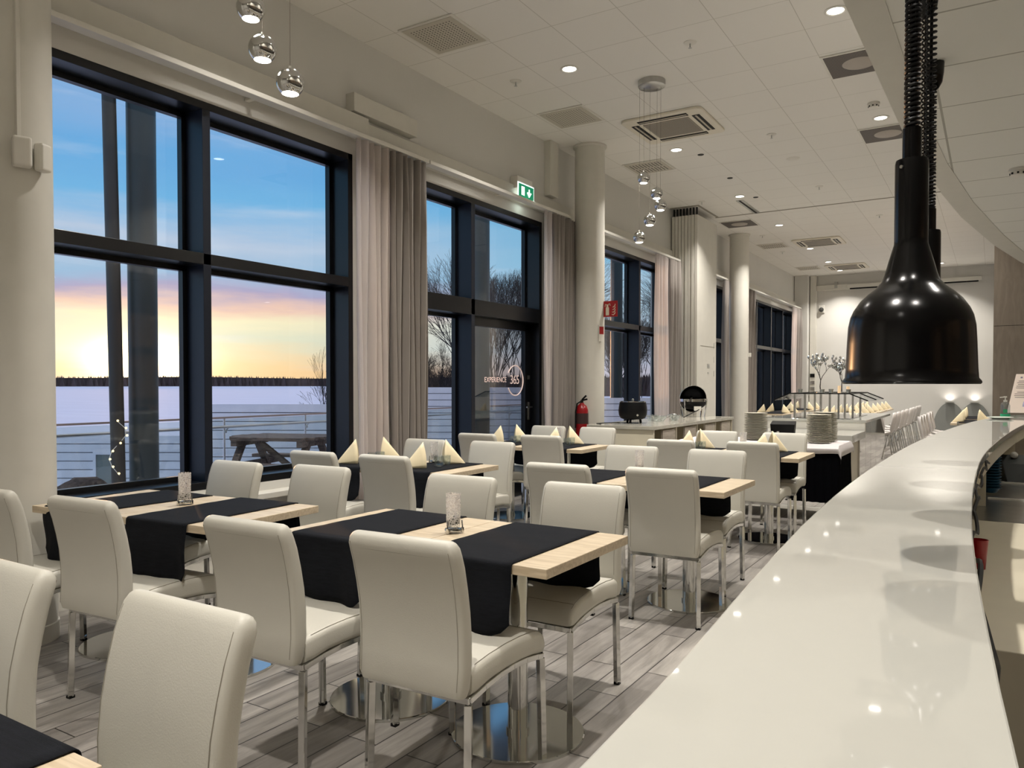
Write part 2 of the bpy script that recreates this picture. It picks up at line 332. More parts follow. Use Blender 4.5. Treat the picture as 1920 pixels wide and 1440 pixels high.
# crackle candle glass
def crackle():
    m = bpy.data.materials.new('crackled_glass'); m.use_nodes = True; nt = m.node_tree; nt.nodes.clear(); N = nt.nodes.new; L = nt.links.new
    o = N('ShaderNodeOutputMaterial'); t = N('ShaderNodeBsdfTransparent'); g = N('ShaderNodeBsdfGlossy'); d = N('ShaderNodeBsdfTranslucent'); d.inputs[0].default_value = (.95, .93, .9, 1)
    df = N('ShaderNodeBsdfDiffuse'); df.inputs[0].default_value = (.9, .88, .86, 1)
    g.inputs['Roughness'].default_value = .12
    tc = N('ShaderNodeTexCoord'); v = N('ShaderNodeTexVoronoi'); v.feature = 'DISTANCE_TO_EDGE'; v.inputs['Scale'].default_value = 90; L(tc.outputs['Object'], v.inputs[0])
    mr = N('ShaderNodeMapRange'); L(v.outputs[0], mr.inputs[0]); mr.inputs[1].default_value = 0; mr.inputs[2].default_value = .25; mr.inputs[3].default_value = .8; mr.inputs[4].default_value = .12
    bp = N('ShaderNodeBump'); bp.inputs['Distance'].default_value = .004; L(v.outputs[0], bp.inputs['Height']); L(bp.outputs[0], g.inputs['Normal'])
    a = N('ShaderNodeMixShader'); a.inputs[0].default_value = .5; L(d.outputs[0], a.inputs[1]); L(df.outputs[0], a.inputs[2])
    b = N('ShaderNodeMixShader'); b.inputs[0].default_value = .3; L(a.outputs[0], b.inputs[1]); L(g.outputs[0], b.inputs[2])
    c = N('ShaderNodeMixShader'); L(mr.outputs[0], c.inputs[0]); L(t.outputs[0], c.inputs[1]); L(b.outputs[0], c.inputs[2]); L(c.outputs[0], o.inputs[0]); return m
M['crackle'] = crackle()

# ================================================================ THE SHELL
XW = -4.75; ZC = 4.38; ZB = 2.83; YB = 22.85
X1 = 4.2; Y0 = -4.0
struct(MB().bb(-5.05, X1+.2, Y0-.2, YB+.2, -.15, 0).build('floor', M['floor']))
# window wall, pierced
OPEN = [(2.0, 4.98, .61, 3.36), (5.55, 8.30, 0, 3.36), (10.0, 12.62, .61, 3.36), (13.95, 15.95, .61, 3.36), (17.0, 22.45, .61, 3.36)]
w = MB(); y = Y0
for a, b, z0, z1 in OPEN:
    w.bb(-5.05, XW, y, a, 0, ZC); w.bb(-5.05, XW, a, b, z1, ZC)
    if z0 > 0: w.bb(-5.05, XW, a, b, 0, z0)
    y = b
w.bb(-5.05, XW, y, YB+.2, 0, ZC)
struct(w.build('wall_left', M['wall']))
struct(MB().bb(XW, X1, YB, YB+.2, 0, ZC).build('wall_back', M['wall']))
struct(MB().bb(X1, X1+.2, Y0, YB+.2, 0, ZC).build('wall_right', M['wall']))
struct(MB().bb(XW, X1, Y0-.2, Y0, 0, ZC).build('wall_front', M['wall']))
struct(MB().bb(-5.05, X1+.2, Y0-.2, YB+.2, ZC, ZC+.15).build('ceiling', M['ceil']))
# lower ceiling over the bar with a curved plain border
EDGE = [(-.36, Y0), (-.46, -1.5), (-.50, .8), (-.505, 3.0), (-.46, 4.95), (-.348, 6.81), (-.25, 7.85), (.0, 9.63), (.27, 11.1), (.62, 12.6), (.72, 13.0)]
INN = [(-.12, Y0), (-.26, -1.5), (-.34, .8), (-.37, 3.0), (-.34, 4.6), (-.27, 5.9), (-.145, 7.28), (.076, 9.0), (.29, 10.36), (.75, 12.2), (.95, 13.0)]
struct(MB().prism(INN + [(X1, 13.0), (X1, Y0)], ZB, ZB+.05).build('ceiling', M['ceil2']))
struct(MB().prism(EDGE + INN[::-1], ZB-.004, ZC).build('trim_1', M['trim']))
# taupe panelled end wall beside the bar, with its seam
ww = struct(MB().bb(.0, X1, 13.02, 13.2, 0, 2.19).build('wall_bar', M['woodwall']))
MB().bb(.0, X1, 13.02, 13.2, 2.196, ZC).build('upper_panel', M['woodwall'], ww)
MB().bb(.012, X1, 13.05, 13.19, 2.188, 2.2).build('seam', M['dark'], ww)
struct(MB().bb(.0, .12, 13.2, YB, 0, ZC).build('wall_bar', M['wall']))
# trims along the window wall
struct(MB().bb(XW, XW+.10, 2.0, 5.08, 3.50, 3.68).build('trim_2', M['trim'], bevel=.004))
struct(MB().bb(XW, XW+.05, 5.08, YB, 3.48, 3.66).build('trim_3', M['trim'], bevel=.004))
struct(MB().bb(XW, XW+.10, 4.90, 5.75, 3.70, 3.86).build('trim_4', M['trim'], bevel=.004))
struct(MB().bb(XW, XW+.09, 8.36, 8.56, 3.70, ZC).build('trim_5', M['trim'], bevel=.004))
bs = struct(MB().bb(XW, X1, YB-.02, YB, 0, .12).build('baseboard_back', M['trim']))
struct(MB().bb(XW, XW+.02, Y0, 5.5, 0, .1).build('baseboard_left', M['trim']))
struct(MB().bb(XW, XW+.02, 8.32, YB, 0, .1).build('baseboard_left', M['trim']))
struct(MB().bb(XW, XW+.14, 1.9, 5.2, .50, .545).build('trim_6', M['trim'], bevel=.005))
struct(MB().bb(XW, XW+.14, 9.6, 12.6, .50, .545).build('trim_6', M['trim'], bevel=.005))
struct(MB().bb(XW, XW+.14, 16.6, 22.5, .56, .60).build('trim_6', M['trim'], bevel=.005))
# back wall corner pilaster and boxed rail
struct(MB().bb(-4.36, -4.20, YB-.14, YB, 0, ZC).build('trim_7', M['trim'], bevel=.005))
struct(MB().bb(-4.2, -2.9, YB-.10, YB, 3.96, 4.1).build('trim_8', M['trim'], bevel=.005))

def window(n, y0, y1, z0, z1, mull, trans, extra=None, thin=False):
    xf, xb = XW-.02, XW-.24; t = .055
    root = thing('window_%d' % n, 'x', 'x'); del root['label']; del root['category']; struct(root)
    f = MB()
    f.bb(xb, xf+.02, y0, y0+t, z0, z1).bb(xb, xf+.02, y1-t, y1, z0, z1).bb(xb, xf+.02, y0, y1, z1-t, z1).bb(xb, xf+.02, y0, y1, z0, z0+t)
    f.build('window_frame', M['black'], root, bevel=.003)
    for m in mull: MB().bb(xb, xf+.02, m-.032, m+.032, z0+t, z1-t).build('mullion', M['navy'] if not thin else M['black'], root, bevel=.003)
    for z in trans: MB().bb(xb+.02, xf+.02, y0+t, y1-t, z-.04, z+.04).build('transom', M['black'], root, bevel=.003)
    ys = [y0+t] + sum([[m-.032, m+.032] for m in mull], []) + [y1-t]
    zs = [z0+t] + sum([[z-.04, z+.04] for z in trans], []) + [z1-t]
    for i in range(0, len(ys), 2):
        for j in range(0, len(zs), 2):
            a, b, c, d = ys[i], ys[i+1], zs[j], zs[j+1]; s = .035
            g = MB().bb(xb, xb+.05, a, a+s, c, d).bb(xb, xb+.05, b-s, b, c, d).bb(xb, xb+.05, a, b, c, c+s).bb(xb, xb+.05, a, b, d-s, d).build('sash', M['black'], root)
            MB().bb(xb+.02, xb+.026, a+s, b-s, c+s, d-s).build('pane', M['glass'], g)
    return root
window(1, 2.0, 4.98, .61, 3.36, [3.51], [2.25])
window(3, 10.0, 12.62, .61, 3.36, [11.42], [2.25])
window(4, 13.95, 15.95, .61, 3.36, [15.2], [2.25])
window(5, 17.0, 22.45, .61, 3.36, [18.55, 19.95, 21.2], [2.25], thin=True)
# window 2 holds the terrace door
root = thing('window_2', 'x', 'x'); del root['label']; del root['category']; struct(root)
xb, xf = XW-.24, XW
f = MB(); f.bb(xb, xf, 5.55, 5.61, 0, 3.36).bb(xb, xf, 8.24, 8.30, 0, 3.36).bb(xb, xf, 5.61, 8.24, 3.30, 3.36).bb(xb, xf, 5.61, 6.78, 0, .06)
f.build('window_frame', M['black'], root, bevel=.003)
MB().bb(xb, xf, 6.78, 6.85, 0, 3.30).build('mullion', M['navy'], root, bevel=.003)
MB().bb(xb, xf, 5.61, 8.24, 2.11, 2.28).build('transom', M['black'], root, bevel=.003)
for a, b, c, d in ((5.61, 6.78, .06, 2.11), (5.61, 6.78, 2.28, 3.30), (6.85, 8.24, 2.28, 3.30)):
    s = .035
    g = MB().bb(xb, xb+.05, a, a+s, c, d).bb(xb, xb+.05, b-s, b, c, d).bb(xb, xb+.05, a, b, c, c+s).bb(xb, xb+.05, a, b, d-s, d).build('sash', M['black'], root)
    MB().bb(xb+.02, xb+.026, a+s, b-s, c+s, d-s).build('pane', M['glass'], g)
door = thing('door_1', 'x', 'x'); del door['label']; del door['category']; struct(door)
a, b, c, d = 6.85, 8.24, 0.01, 2.11; xd = xb+.06
MB().bb(xd, xd+.06, a, a+.10, c, d).bb(xd, xd+.06, b-.14, b, c, d).bb(xd, xd+.06, a, b, d-.1, d).bb(xd, xd+.06, a, b, c, c+.22).build('door_frame', M['black'], door, bevel=.003)
pane = MB().bb(xd+.025, xd+.035, a+.10, b-.14, c+.22, d-.1).build('pane', M['dglass'], door)
h = MB(); h.bb(xd+.06, xd+.075, b-.09, b-.05, .92, 1.14).bar((xd+.07, b-.07, 1.08), (xd+.12, b-.07, 1.08), .016).bar((xd+.12, b-.075, 1.08), (xd+.12, b-.20, 1.08), .018)
h.bb(xd+.06, xd+.072, b-.085, b-.045, 1.42, 1.47); h.build('handle', M['steel'], door, bevel=.002)
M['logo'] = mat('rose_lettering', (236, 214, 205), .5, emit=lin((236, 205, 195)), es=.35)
def text(s, size, loc, rot, m, name, parent, spacing=1.0, extr=.0006):
    cu = bpy.data.curves.new('t', 'FONT'); cu.body = s; cu.size = size; cu.extrude = extr; cu.space_character = spacing; cu.align_x = 'CENTER'; cu.align_y = 'CENTER'
    t = bpy.data.objects.new('t', cu); C.objects.link(t); bpy.context.view_layer.update()
    me = bpy.data.meshes.new_from_object(t.evaluated_get(bpy.context.evaluated_depsgraph_get())); bpy.data.objects.remove(t)
    me.materials.append(m); o = bpy.data.objects.new(name, me); C.objects.link(o); o.location = loc; o.rotation_euler = rot
    if parent: o.parent = parent
    return o
rotw = (pi/2, 0, pi/2)   # reads from the room (+x side)
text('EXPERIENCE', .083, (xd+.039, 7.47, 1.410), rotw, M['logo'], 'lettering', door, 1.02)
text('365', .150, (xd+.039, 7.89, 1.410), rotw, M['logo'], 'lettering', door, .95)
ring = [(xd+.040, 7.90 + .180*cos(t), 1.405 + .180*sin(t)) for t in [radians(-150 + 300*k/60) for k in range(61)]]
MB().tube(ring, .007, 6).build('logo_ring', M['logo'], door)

# columns
def column(i, y, lab):
    x = -4.38
    c = thing('column', lab, 'column', (x, y, 0), 0, 'round columns along the windows')
    MB().lathe([(.19, 0), (.19, ZC-.002)], 48).build('shaft', M['trim'], c, smooth=True)
    MB().lathe([(.196, 0), (.196, .09), (.19, .095)], 48).build('base_ring', M['trim'], c, smooth=True)
    MB().lathe([(.19, ZC-.03), (.215, ZC-.02), (.215, ZC-.001)], 48).build('collar', M['trim'], c, smooth=True)
    return c
column(0, 2.05, 'round pale column at the left edge beside the sunset window')
column(1, 8.88, 'round pale column next to the fire extinguisher, just past the terrace door')
column(2, 15.7, 'round pale column behind the folded partition, before the dark windows')
struct(MB().bb(-4.74, -4.38, YB-.35, YB, 0, ZC).build('wall_back', M['wall'], bevel=.01))

# ================================================================ CURTAINS
def curtain(y0, y1, m, kindname, lab, cat, folds, amp=.045, x=-4.555, group=None):
    n = folds*10; mb = MB(); vs = []; nz = 6
    for j in range(nz+1):
        z = .02 + (3.43-.02)*j/nz
        for i in range(n+1):
            t = i/n; y = y0 + (y1-y0)*t
            ph = t*folds*2*pi
            vs.append((x + amp*sin(ph)*(1-.15*cos(3*ph/7+z)) + .012*sin(z*1.7+ph*.3), y + .012*sin(ph*.5+z*.8), z))
    fs = [(j*(n+1)+i, j*(n+1)+i+1, (j+1)*(n+1)+i+1, (j+1)*(n+1)+i) for j in range(nz) for i in range(n)]
    mb.add(vs, fs); o = mb.build(kindname, m, smooth=True, solid=.002); tag(o, lab, cat, group); return o
curtain(4.82, 5.24, M['sheer'], 'sheer_curtain', 'cream sheer curtain right of the sunset window', 'curtain', 5, .035)
curtain(5.25, 5.76, M['grey'], 'curtain', 'heavy grey curtain between the sunset window and the terrace door', 'curtain', 6)
curtain(8.02, 8.20, M['sheer'], 'sheer_curtain', 'narrow sheer curtain at the right side of the terrace door', 'curtain', 2, .03)
curtain(8.21, 8.84, M['grey'], 'curtain', 'heavy grey curtain right of the terrace door beside the extinguisher', 'curtain', 8, .05)
curtain(11.58, 12.16, M['sheer'], 'sheer_curtain', 'pink-lit sheer curtain over the window behind the buffet kettle', 'curtain', 7, .03)
curtain(12.17, 12.70, M['grey'], 'curtain', 'grey curtain squeezed beside the folded partition wall', 'curtain', 6, .05)
curtain(15.25, 15.55, M['grey'], 'curtain', 'grey curtain left of the column behind the folded partition', 'curtain', 4, .05)
curtain(17.02, 17.6, M['grey'], 'curtain', 'grey curtain left of the dark far window', 'curtain', 7, .05)
curtain(21.45, 21.9, M['sheer'], 'sheer_curtain', 'pink-lit sheer curtain right of the dark far window', 'curtain', 5, .03)
curtain(21.91, 22.6, M['grey'], 'curtain', 'grey curtain in the far corner of the hall', 'curtain', 7, .05)
for i, (a, b, lab) in enumerate([(1.9, 5.78, 'white curtain rail over the sunset window'), (5.80, 8.66, 'white curtain rail over the terrace door'), (9.1, 12.68, 'white curtain rail over the window behind the buffet'),
                    (13.95, 15.45, 'short white curtain rail beside the far column'), (16.9, YB-.4, 'white curtain rail over the dark far window')]):
    r = MB().bb(-4.62, -4.53, a, b, 3.445, 3.48); r.bb(-4.75, -4.60, a+.1, a+.14, 3.47, 3.49).bb(-4.75, -4.60, b-.14, b-.1, 3.47, 3.49).bb(-4.75, -4.60, (a+b)/2, (a+b)/2+.04, 3.47, 3.49)
    tag(r.build('curtain_rail', M['white'], bevel=.003), lab, 'curtain rail', 'curtain rails')

# ================================================================ CHAIRS
def lens_sec(c, w, th, r, tilt, n=4):
    """rounded-rect cross-section: w along x, th along the local y turned by tilt about x"""
    R = Matrix.Rotation(tilt, 3, 'X'); return [Vector(c) + R @ Vector((x, y, 0)) for x, y in rrect(w, th, min(r, th/2-.001, w/2-.001), n)]
def make_chair():
    t = thing('dining_chair', 'x', 'chair')
    # backrest: curve in side view (y,z)
    prof = [(-.262, .405), (-.262, .43), (-.255, .50), (-.255, .58), (-.262, .66), (-.275, .73), (-.292, .80), (-.305, .838), (-.314, .862), (-.320, .878), (-.323, .887), (-.3245, .8905)]
    ws = [.395, .408, .412, .412, .412, .414, .416, .416, .414, .404, .388, .362]
    ts = [.050, .062, .066, .066, .064, .062, .060, .058, .056, .048, .034, .016]
    secs = []
    for k, ((y, z), ww_, th) in enumerate(zip(prof, ws, ts)):
        a = prof[max(k-1, 0)]; b = prof[min(k+1, len(prof)-1)]; tilt = -math.atan2(b[0]-a[0], b[1]-a[1])
        secs.append(lens_sec((0, y, z), ww_, th, .020, tilt))
    bk = MB().loft(secs).build('backrest', M['leather'], t, smooth=True)
    sm = MB()
    def rear(k): return prof[k][0] - ts[k]/2 - .0002
    for sx in (-1, 1):
        sm.tube([(sx*(ws[k]/2-.017), rear(k), prof[k][1]) for k in range(1, 9)], .0012, 5)
        sm.tube([(sx*(ws[k]/2-.017), prof[k][0]+ts[k]/2+.0002, prof[k][1]+.003) for k in range(2, 9)], .0012, 5)
    zz = .842; sm.tube([(-.19, -.3355, zz), (-.1, -.336, zz), (.1, -.336, zz), (.19, -.3355, zz)], .0012, 5)
    sm.build('seam', M['seam'], bk)
    # seat: loft along y
    st = [(-.235, .440, .36, .055), (-.232, .440, .405, .085), (-.20, .445, .412, .09), (-.12, .456, .415, .085), (-.02, .460, .418, .085), (.08, .457, .420, .085), (.16, .449, .420, .085), (.205, .440, .420, .084), (.232, .430, .418, .074), (.248, .421, .410, .05), (.253, .417, .39, .02)]
    secs = []
    for y, z, w_, h_ in st:
        secs.append([Vector((x, y, z + q)) for x, q in rrect(w_, h_, min(.022, h_/2-.001), 4)])
    se = MB().loft(secs).build('seat', M['leather'], t, smooth=True)
    sm = MB()
    for sx in (-1, 1): sm.tube([(sx*(st[k][2]/2-.013), st[k][0], st[k][1]+st[k][3]/2-.0008) for k in range(2, 9)], .0012, 5)
    sm.tube([(-.195, .214, .479), (0, .215, .480), (.195, .214, .479)], .0012, 5); sm.build('seam', M['seam'], se)
    fr = MB()
    ys = [-.235, -.15, -.06, .03, .12, .20, .238]; zs_ = [.388, .402, .410, .411, .404, .390, .381]
    for sx in (-1, 1):
        for k in range(6): fr.bar((sx*.193, ys[k]-.003, zs_[k]), (sx*.193, ys[k+1]+.003, zs_[k+1]), .024, .02)
    fr.bar((-.2, -.237, .388), (.2, -.237, .388), .022).bar((-.2, .237, .381), (.2, .237, .381), .022)
    fr.build('seat_frame', M['chrome'], t, bevel=.002)
    for sx in (-1, 1):
        for y0, y1 in ((-.237, -.247), (.237, .247)):
            lg = MB().bar((sx*.193, y0, .375), (sx*.197, y1, .008), .024).build('leg', M['chrome'], t, bevel=.002)
            MB().box((sx*.197, y1, .006), (.025, .025, .012)).build('foot_cap', M['dark'], lg)
    return t
chair0 = make_chair(); first = [True]
def chair(x, y, face, label, rot=0, group='white dining chairs at the tables'):
    rz = (0 if face > 0 else pi) + radians(rot)
    if first[0]:
        first[0] = False; KIDS[chair0.name] = [c for c in bpy.data.objects if c.parent == chair0]
        chair0.location = (x, y, 0); chair0.rotation_euler = (0, 0, rz); chair0['label'] = label; chair0['group'] = group; return chair0
    return dup(chair0, (x, y, 0), rz, label, group)
CH = [
 (-2.211, 0.698, -1, 'white leather chair cut off at the left edge, nearest row', 0),
 (-1.477, 0.719, -1, 'large white leather chair in the near foreground, its front facing us', 0),
 (-3.876, 2.002, 1, 'white leather chair half out of frame at the left, back to us', 3),
 (-3.203, 2.054, 1, 'white chair, back to us, left of the near side of the lit-candle table', 4),
 (-2.200, 2.081, 1, 'white chair, back to us, left one before the central candle table', 1),
 (-1.560, 2.151, 1, 'white chair, back to us, right one before the central candle table', 2),
 (-3.885, 2.764, -1, 'white chair beyond the lit-candle table, nearer the window', 2),
 (-3.250, 2.850, -1, 'white chair beyond the lit-candle table, at its right end', 3),
 (-2.300, 2.900, -1, 'white chair behind the glass candle holder of the central table', 2),
 (-1.620, 2.940, -1, 'white chair at the far right corner of the central candle table', 2),
 (-4.050, 4.140, 1, 'white chair, back to us, by the sunset window, left before the napkin table', 2),
 (-3.420, 4.170, 1, 'white chair, back to us, right one before the sunset window napkin table', 2),
 (-4.080, 4.850, -1, 'white chair beyond the sunset window napkin table, left one', 2),
 (-3.450, 4.930, -1, 'white chair beyond the sunset window napkin table, right one', 2),
 (-2.193, 4.312, 1, 'white chair, back to us, left before the middle table without napkins', 2),
 (-1.576, 4.384, 1, 'white chair, back to us, right before the middle table without napkins', 2),
 (-2.310, 5.130, -1, 'white chair beyond the middle table, left, behind a clear candle glass', 2),
 (-1.650, 5.110, -1, 'white chair beyond the middle table without napkins, right one', 2),
 (-4.170, 6.340, 1, 'white chair, back to us, left before the terrace door table', 2),
 (-3.520, 6.430, 1, 'white chair, back to us, right before the terrace door table', 2),
 (-4.220, 7.240, -1, 'white chair beyond the terrace door table, below the grey curtain', 2),
 (-3.610, 7.240, -1, 'white chair beyond the terrace door table, before the kettle buffet', 2),
 (-2.320, 6.540, 1, 'white chair, back to us, left before the far napkin table', 2),
 (-1.660, 6.630, 1, 'white chair, back to us, right before the far napkin table', 2),
 (-2.330, 7.320, -1, 'white chair beyond the far napkin table, left one', 2),
 (-1.680, 7.340, -1, 'white chair beyond the far napkin table, beside the black-skirted table', 2),
]
for x, y, fc, lab, r in CH: chair(x, y, fc, lab, r)

# ================================================================ TABLES
def make_table():
    t = thing('dining_table', 'x', 'table')
    for sx in (-1, 1):
        MB().bb(sx*.002, sx*.642, -.335, .335, .715, .75).build('tabletop', M['table'], t, bevel=.0025)
        MB().lathe([(.26, 0), (.26, .010), (.257, .0125), (.046, .0125), (.046, .030), (.0395, .030), (.0395, .70)], 56, (sx*.325, 0, 0)).build('pedestal', M['chrome'], t, smooth=True)
        MB().box((sx*.325, 0, .707), (.3, .3, .016)).build('support_plate', M['dark'], t)
    return t
def make_runner(w=.40, drop=.25, seed=0):
    rnd = random.Random(seed); mb = MB(); nx, vs = 12, []
    d = .335; path = []
    for k in range(9): path.append((-d-.012 - .004*sin(k*.8+seed), .75 - drop + drop*k/9*1.0))
    for k in range(5): a = radians(180-90*k/4); path.append((-d+.004+.014*cos(a), .740+.014*sin(a)))
    for k in range(1, 12): path.append((-d + 2*d*k/12, .754 + .0008*sin(k*2.1+seed)))
    for k in range(5): a = radians(90-90*k/4); path.append((d-.004+.014*cos(a), .740+.014*sin(a)))
    for k in range(8, -1, -1): path.append((d+.012 + .004*sin(k*.9+seed+1), .75 - drop + drop*k/9))
    L_ = len(path)
    for j, (y, z) in enumerate(path):
        e = min(j, L_-1-j); ed = max(0, 1 - e/4)
        for i in range(nx+1):
            u = i/nx*2-1; x = u*w/2
            hang = max(0, (.735-z)/drop)
            cut = ed**2*(abs(u)**6)*.045           # rounded bottom corners
            yy = y + (-1 if y < 0 else 1)*hang*(.014*sin(u*3.0+seed) + .010*sin(u*6.5+seed*2)+.006)
            vs.append((x*(1-.02*hang) , yy, z + cut + hang*.014*u*sin(seed+1)))
    fs = [(j*(nx+1)+i, j*(nx+1)+i+1, (j+1)*(nx+1)+i+1, (j+1)*(nx+1)+i) for j in range(L_-1) for i in range(nx)]
    return mb.add(vs, fs).build('table_runner', M['runner'], smooth=True, solid=.003)
table0 = make_table(); tfirst = [True]
def table(x, y, rz, label):
    g = 'light oak dining tables with chrome pedestals'
    if tfirst[0]:
        tfirst[0] = False; KIDS[table0.name] = [c for c in bpy.data.objects if c.parent == table0]
        table0.location = (x, y, 0); table0.rotation_euler = (0, 0, rz); table0['label'] = label; table0['group'] = g; return table0
    return dup(table0, (x, y, 0), rz, label, g)
TB = [(-1.85, .355, 0, 'nearest oak table', 'cut off at the bottom left corner'), (-3.49, 2.38, .075, 'oak table with the glowing candle glass', 'in front of the sunset window'),
      (-1.885, 2.54, .0, 'oak table with the frosted candle glass', 'in the centre foreground'),
      (-3.79, 4.51, .03, 'oak table set with cream napkins', 'right of the sunset window'), (-1.92, 4.64, .0, 'oak table without napkins', 'in the middle of the room'),
      (-3.88, 6.71, .02, 'oak table set with cream napkins', 'in front of the terrace door'), (-1.98, 6.91, .0, 'oak table set with cream napkins', 'before the black-skirted buffet table')]
def loc2(T, dx, dy): return (T[0] + dx*cos(T[2]) - dy*sin(T[2]), T[1] + dx*sin(T[2]) + dy*cos(T[2]))
RN = ['nearest table, bottom left corner', 'lit-candle table by the window', 'central candle table in the foreground', 'napkin table right of the sunset window', 'middle table without napkins', 'napkin table before the terrace door', 'far napkin table before the black-skirted one']
RX = {0: (-.36, .36), 1: (-.33, .30), 2: (-.36, .31), 3: (-.33, .30), 4: (-.35, .28), 5: (-.33, .29), 6: (-.35, .30)}
for i, T in enumerate(TB):
    table(T[0], T[1], T[2], 'light %s %s' % (T[3], T[4]))
    for k, sx in enumerate((-1, 1)):
        r = make_runner(.40, .255 if i else .25, i*2.3+k*1.1); p = loc2(T, RX[i][k], 0)
        r.location = (p[0], p[1], 0); r.rotation_euler = (0, 0, T[2] + (.0 if i != 1 else (-.09, .0)[k]))
        tag(r, 'black cloth runner on the %s half of the %s' % (('left', 'right')[k], RN[i]), 'table runner', 'black table runners')

# candle holders
def make_candle():
    t = thing('candle_holder', 'x', 'candle holder')
    o = MB().lathe([(.026, .022), (.0285, .026), (.031, .16), (.0285, .16), (.026, .034), (.0, .034)], 28, cap=False).build('glass_cylinder', M['crackle'], t, smooth=True)
    MB().lathe([(.0, .0345), (.023, .0345), (.024, .055), (.0, .055)], 24, cap=False).build('tealight', M['dark'], t, smooth=True)
    b = MB().lathe([(.034, .006), (.036, .010), (.034, .016), (.026, .018)], 28)
    b.build('metal_ring', M['chrome'], t, smooth=True)
    for k in range(3):
        a = k*2*pi/3 + .5; x, y = .038*cos(a), .038*sin(a)
        MB().cyl((x, y, 0), (x, y, .020), .0065, n=12).cyl((x, y, .020), (x*.93, y*.93, .05), .003, n=8).build('foot', M['chrome'], t, smooth=True)
    return t
cd0 = make_candle(); KIDS[cd0.name] = [c for c in bpy.data.objects if c.parent == cd0]
cg = 'glass candle holders'
cd0.location = (-1.875, 2.545, .7535); cd0['label'] = 'crackled glass candle holder on the central foreground table'; cd0['group'] = cg
c1 = dup(cd0, (-3.47, 2.42, .7535), 0, 'crackled glass candle holder glowing gold in the sunset light', cg)
dup(cd0, (-3.66, 4.72, .757), 1, 'clear candle holder among the napkins on the table right of the sunset window', cg)
dup(cd0, (-2.02, 4.86, .757), 1, 'clear candle holder on the middle table without napkins', cg)
dup(cd0, (-3.78, 6.95, .757), 1, 'clear candle holder on the terrace door table', cg)
dup(cd0, (-1.94, 7.12, .757), 1, 'clear candle holder on the far table before the skirted buffet', cg)
dup(cd0, (-1.87, 4.60, .757), 1, 'clear candle holder behind the tall chair back of the middle table', cg) if False else None

# napkins
def make_napkin():
    L_, H_, W_ = .15, .185, .055; mb = MB(); vs = []; n = 6
    for side in (-1, 1):
        o = len(mb.v); vs = []
        for i in range(n+1):
            t = i/n
            for j in range(n+1):
                s = j/n   # s=0 on ridge, s=1 at base edge
                rx, rz = -L_*t, H_*(1-t)
                bx, by = -L_*t*1.0, side*W_*(1-t)*(1.0)
                bulge = .016*sin(pi*s)*(1-t)
                vs.append((side*0 + by*s + side*bulge, rx + (.012*sin(pi*s) + .02*s*s)*(1-t), rz*(1-s) + .0015))
        fs = [(i*(n+1)+j, i*(n+1)+j+1, (i+1)*(n+1)+j+1, (i+1)*(n+1)+j) for i in range(n) for j in range(n)]
        mb.add(vs, fs)
    return mb.build('folded_napkin', M['napkin'], smooth=True, solid=.0025)
nap0 = make_napkin(); nf = [True]
def napkin(x, y, z, rz, label, group):
    o = nap0 if nf[0] else nap0.copy()
    if not nf[0]: C.objects.link(o)
    nf[0] = False; o.location = (x, y, z); o.rotation_euler = (0, 0, rz); tag(o, label, 'napkin', group); return o
def make_tumbler():
    return MB().lathe([(.0, .004), (.026, .004), (.034, .02), (.037, .045), (.036, .075), (.034, .075), (.034, .045), (.030, .016), (.0, .014)], 24, cap=False).build('tumbler', M['cglass'], smooth=True)
tm0 = make_tumbler(); tf = [True]
def tumbler(x, y, z, label, group):
    o = tm0 if tf[0] else tm0.copy()
    if not tf[0]: C.objects.link(o)
    tf[0] = False; o.location = (x, y, z); tag(o, label, 'glass', group)
names = {3: 'the table right of the sunset window', 5: 'the terrace door table', 6: 'the far table before the skirted buffet'}
for i in (3, 5, 6):
    T = TB[i]
    for k, dx in enumerate(RX[i]):
        for s_, nm in ((-1, 'near'), (1, 'far')):
            p = loc2(T, dx + random.uniform(-.02, .02), s_*.155); 
            napkin(p[0], p[1], .757, T[2] + (0 if s_ < 0 else pi) - .8 + random.uniform(-.15, .15), 'cream napkin standing at the %s %s place of %s' % (nm, ('left', 'right')[k], names[i]), 'cream napkins on the set tables')
        for q in (0, 1):
            p = loc2(T, dx + .05 + .0*q, -.03 + .09*q); tumbler(p[0], p[1], .757, 'clear tumbler on the %s half of %s, %s one' % (('left', 'right')[k], names[i], ('nearer', 'farther')[q]), 'tumblers on the set tables')

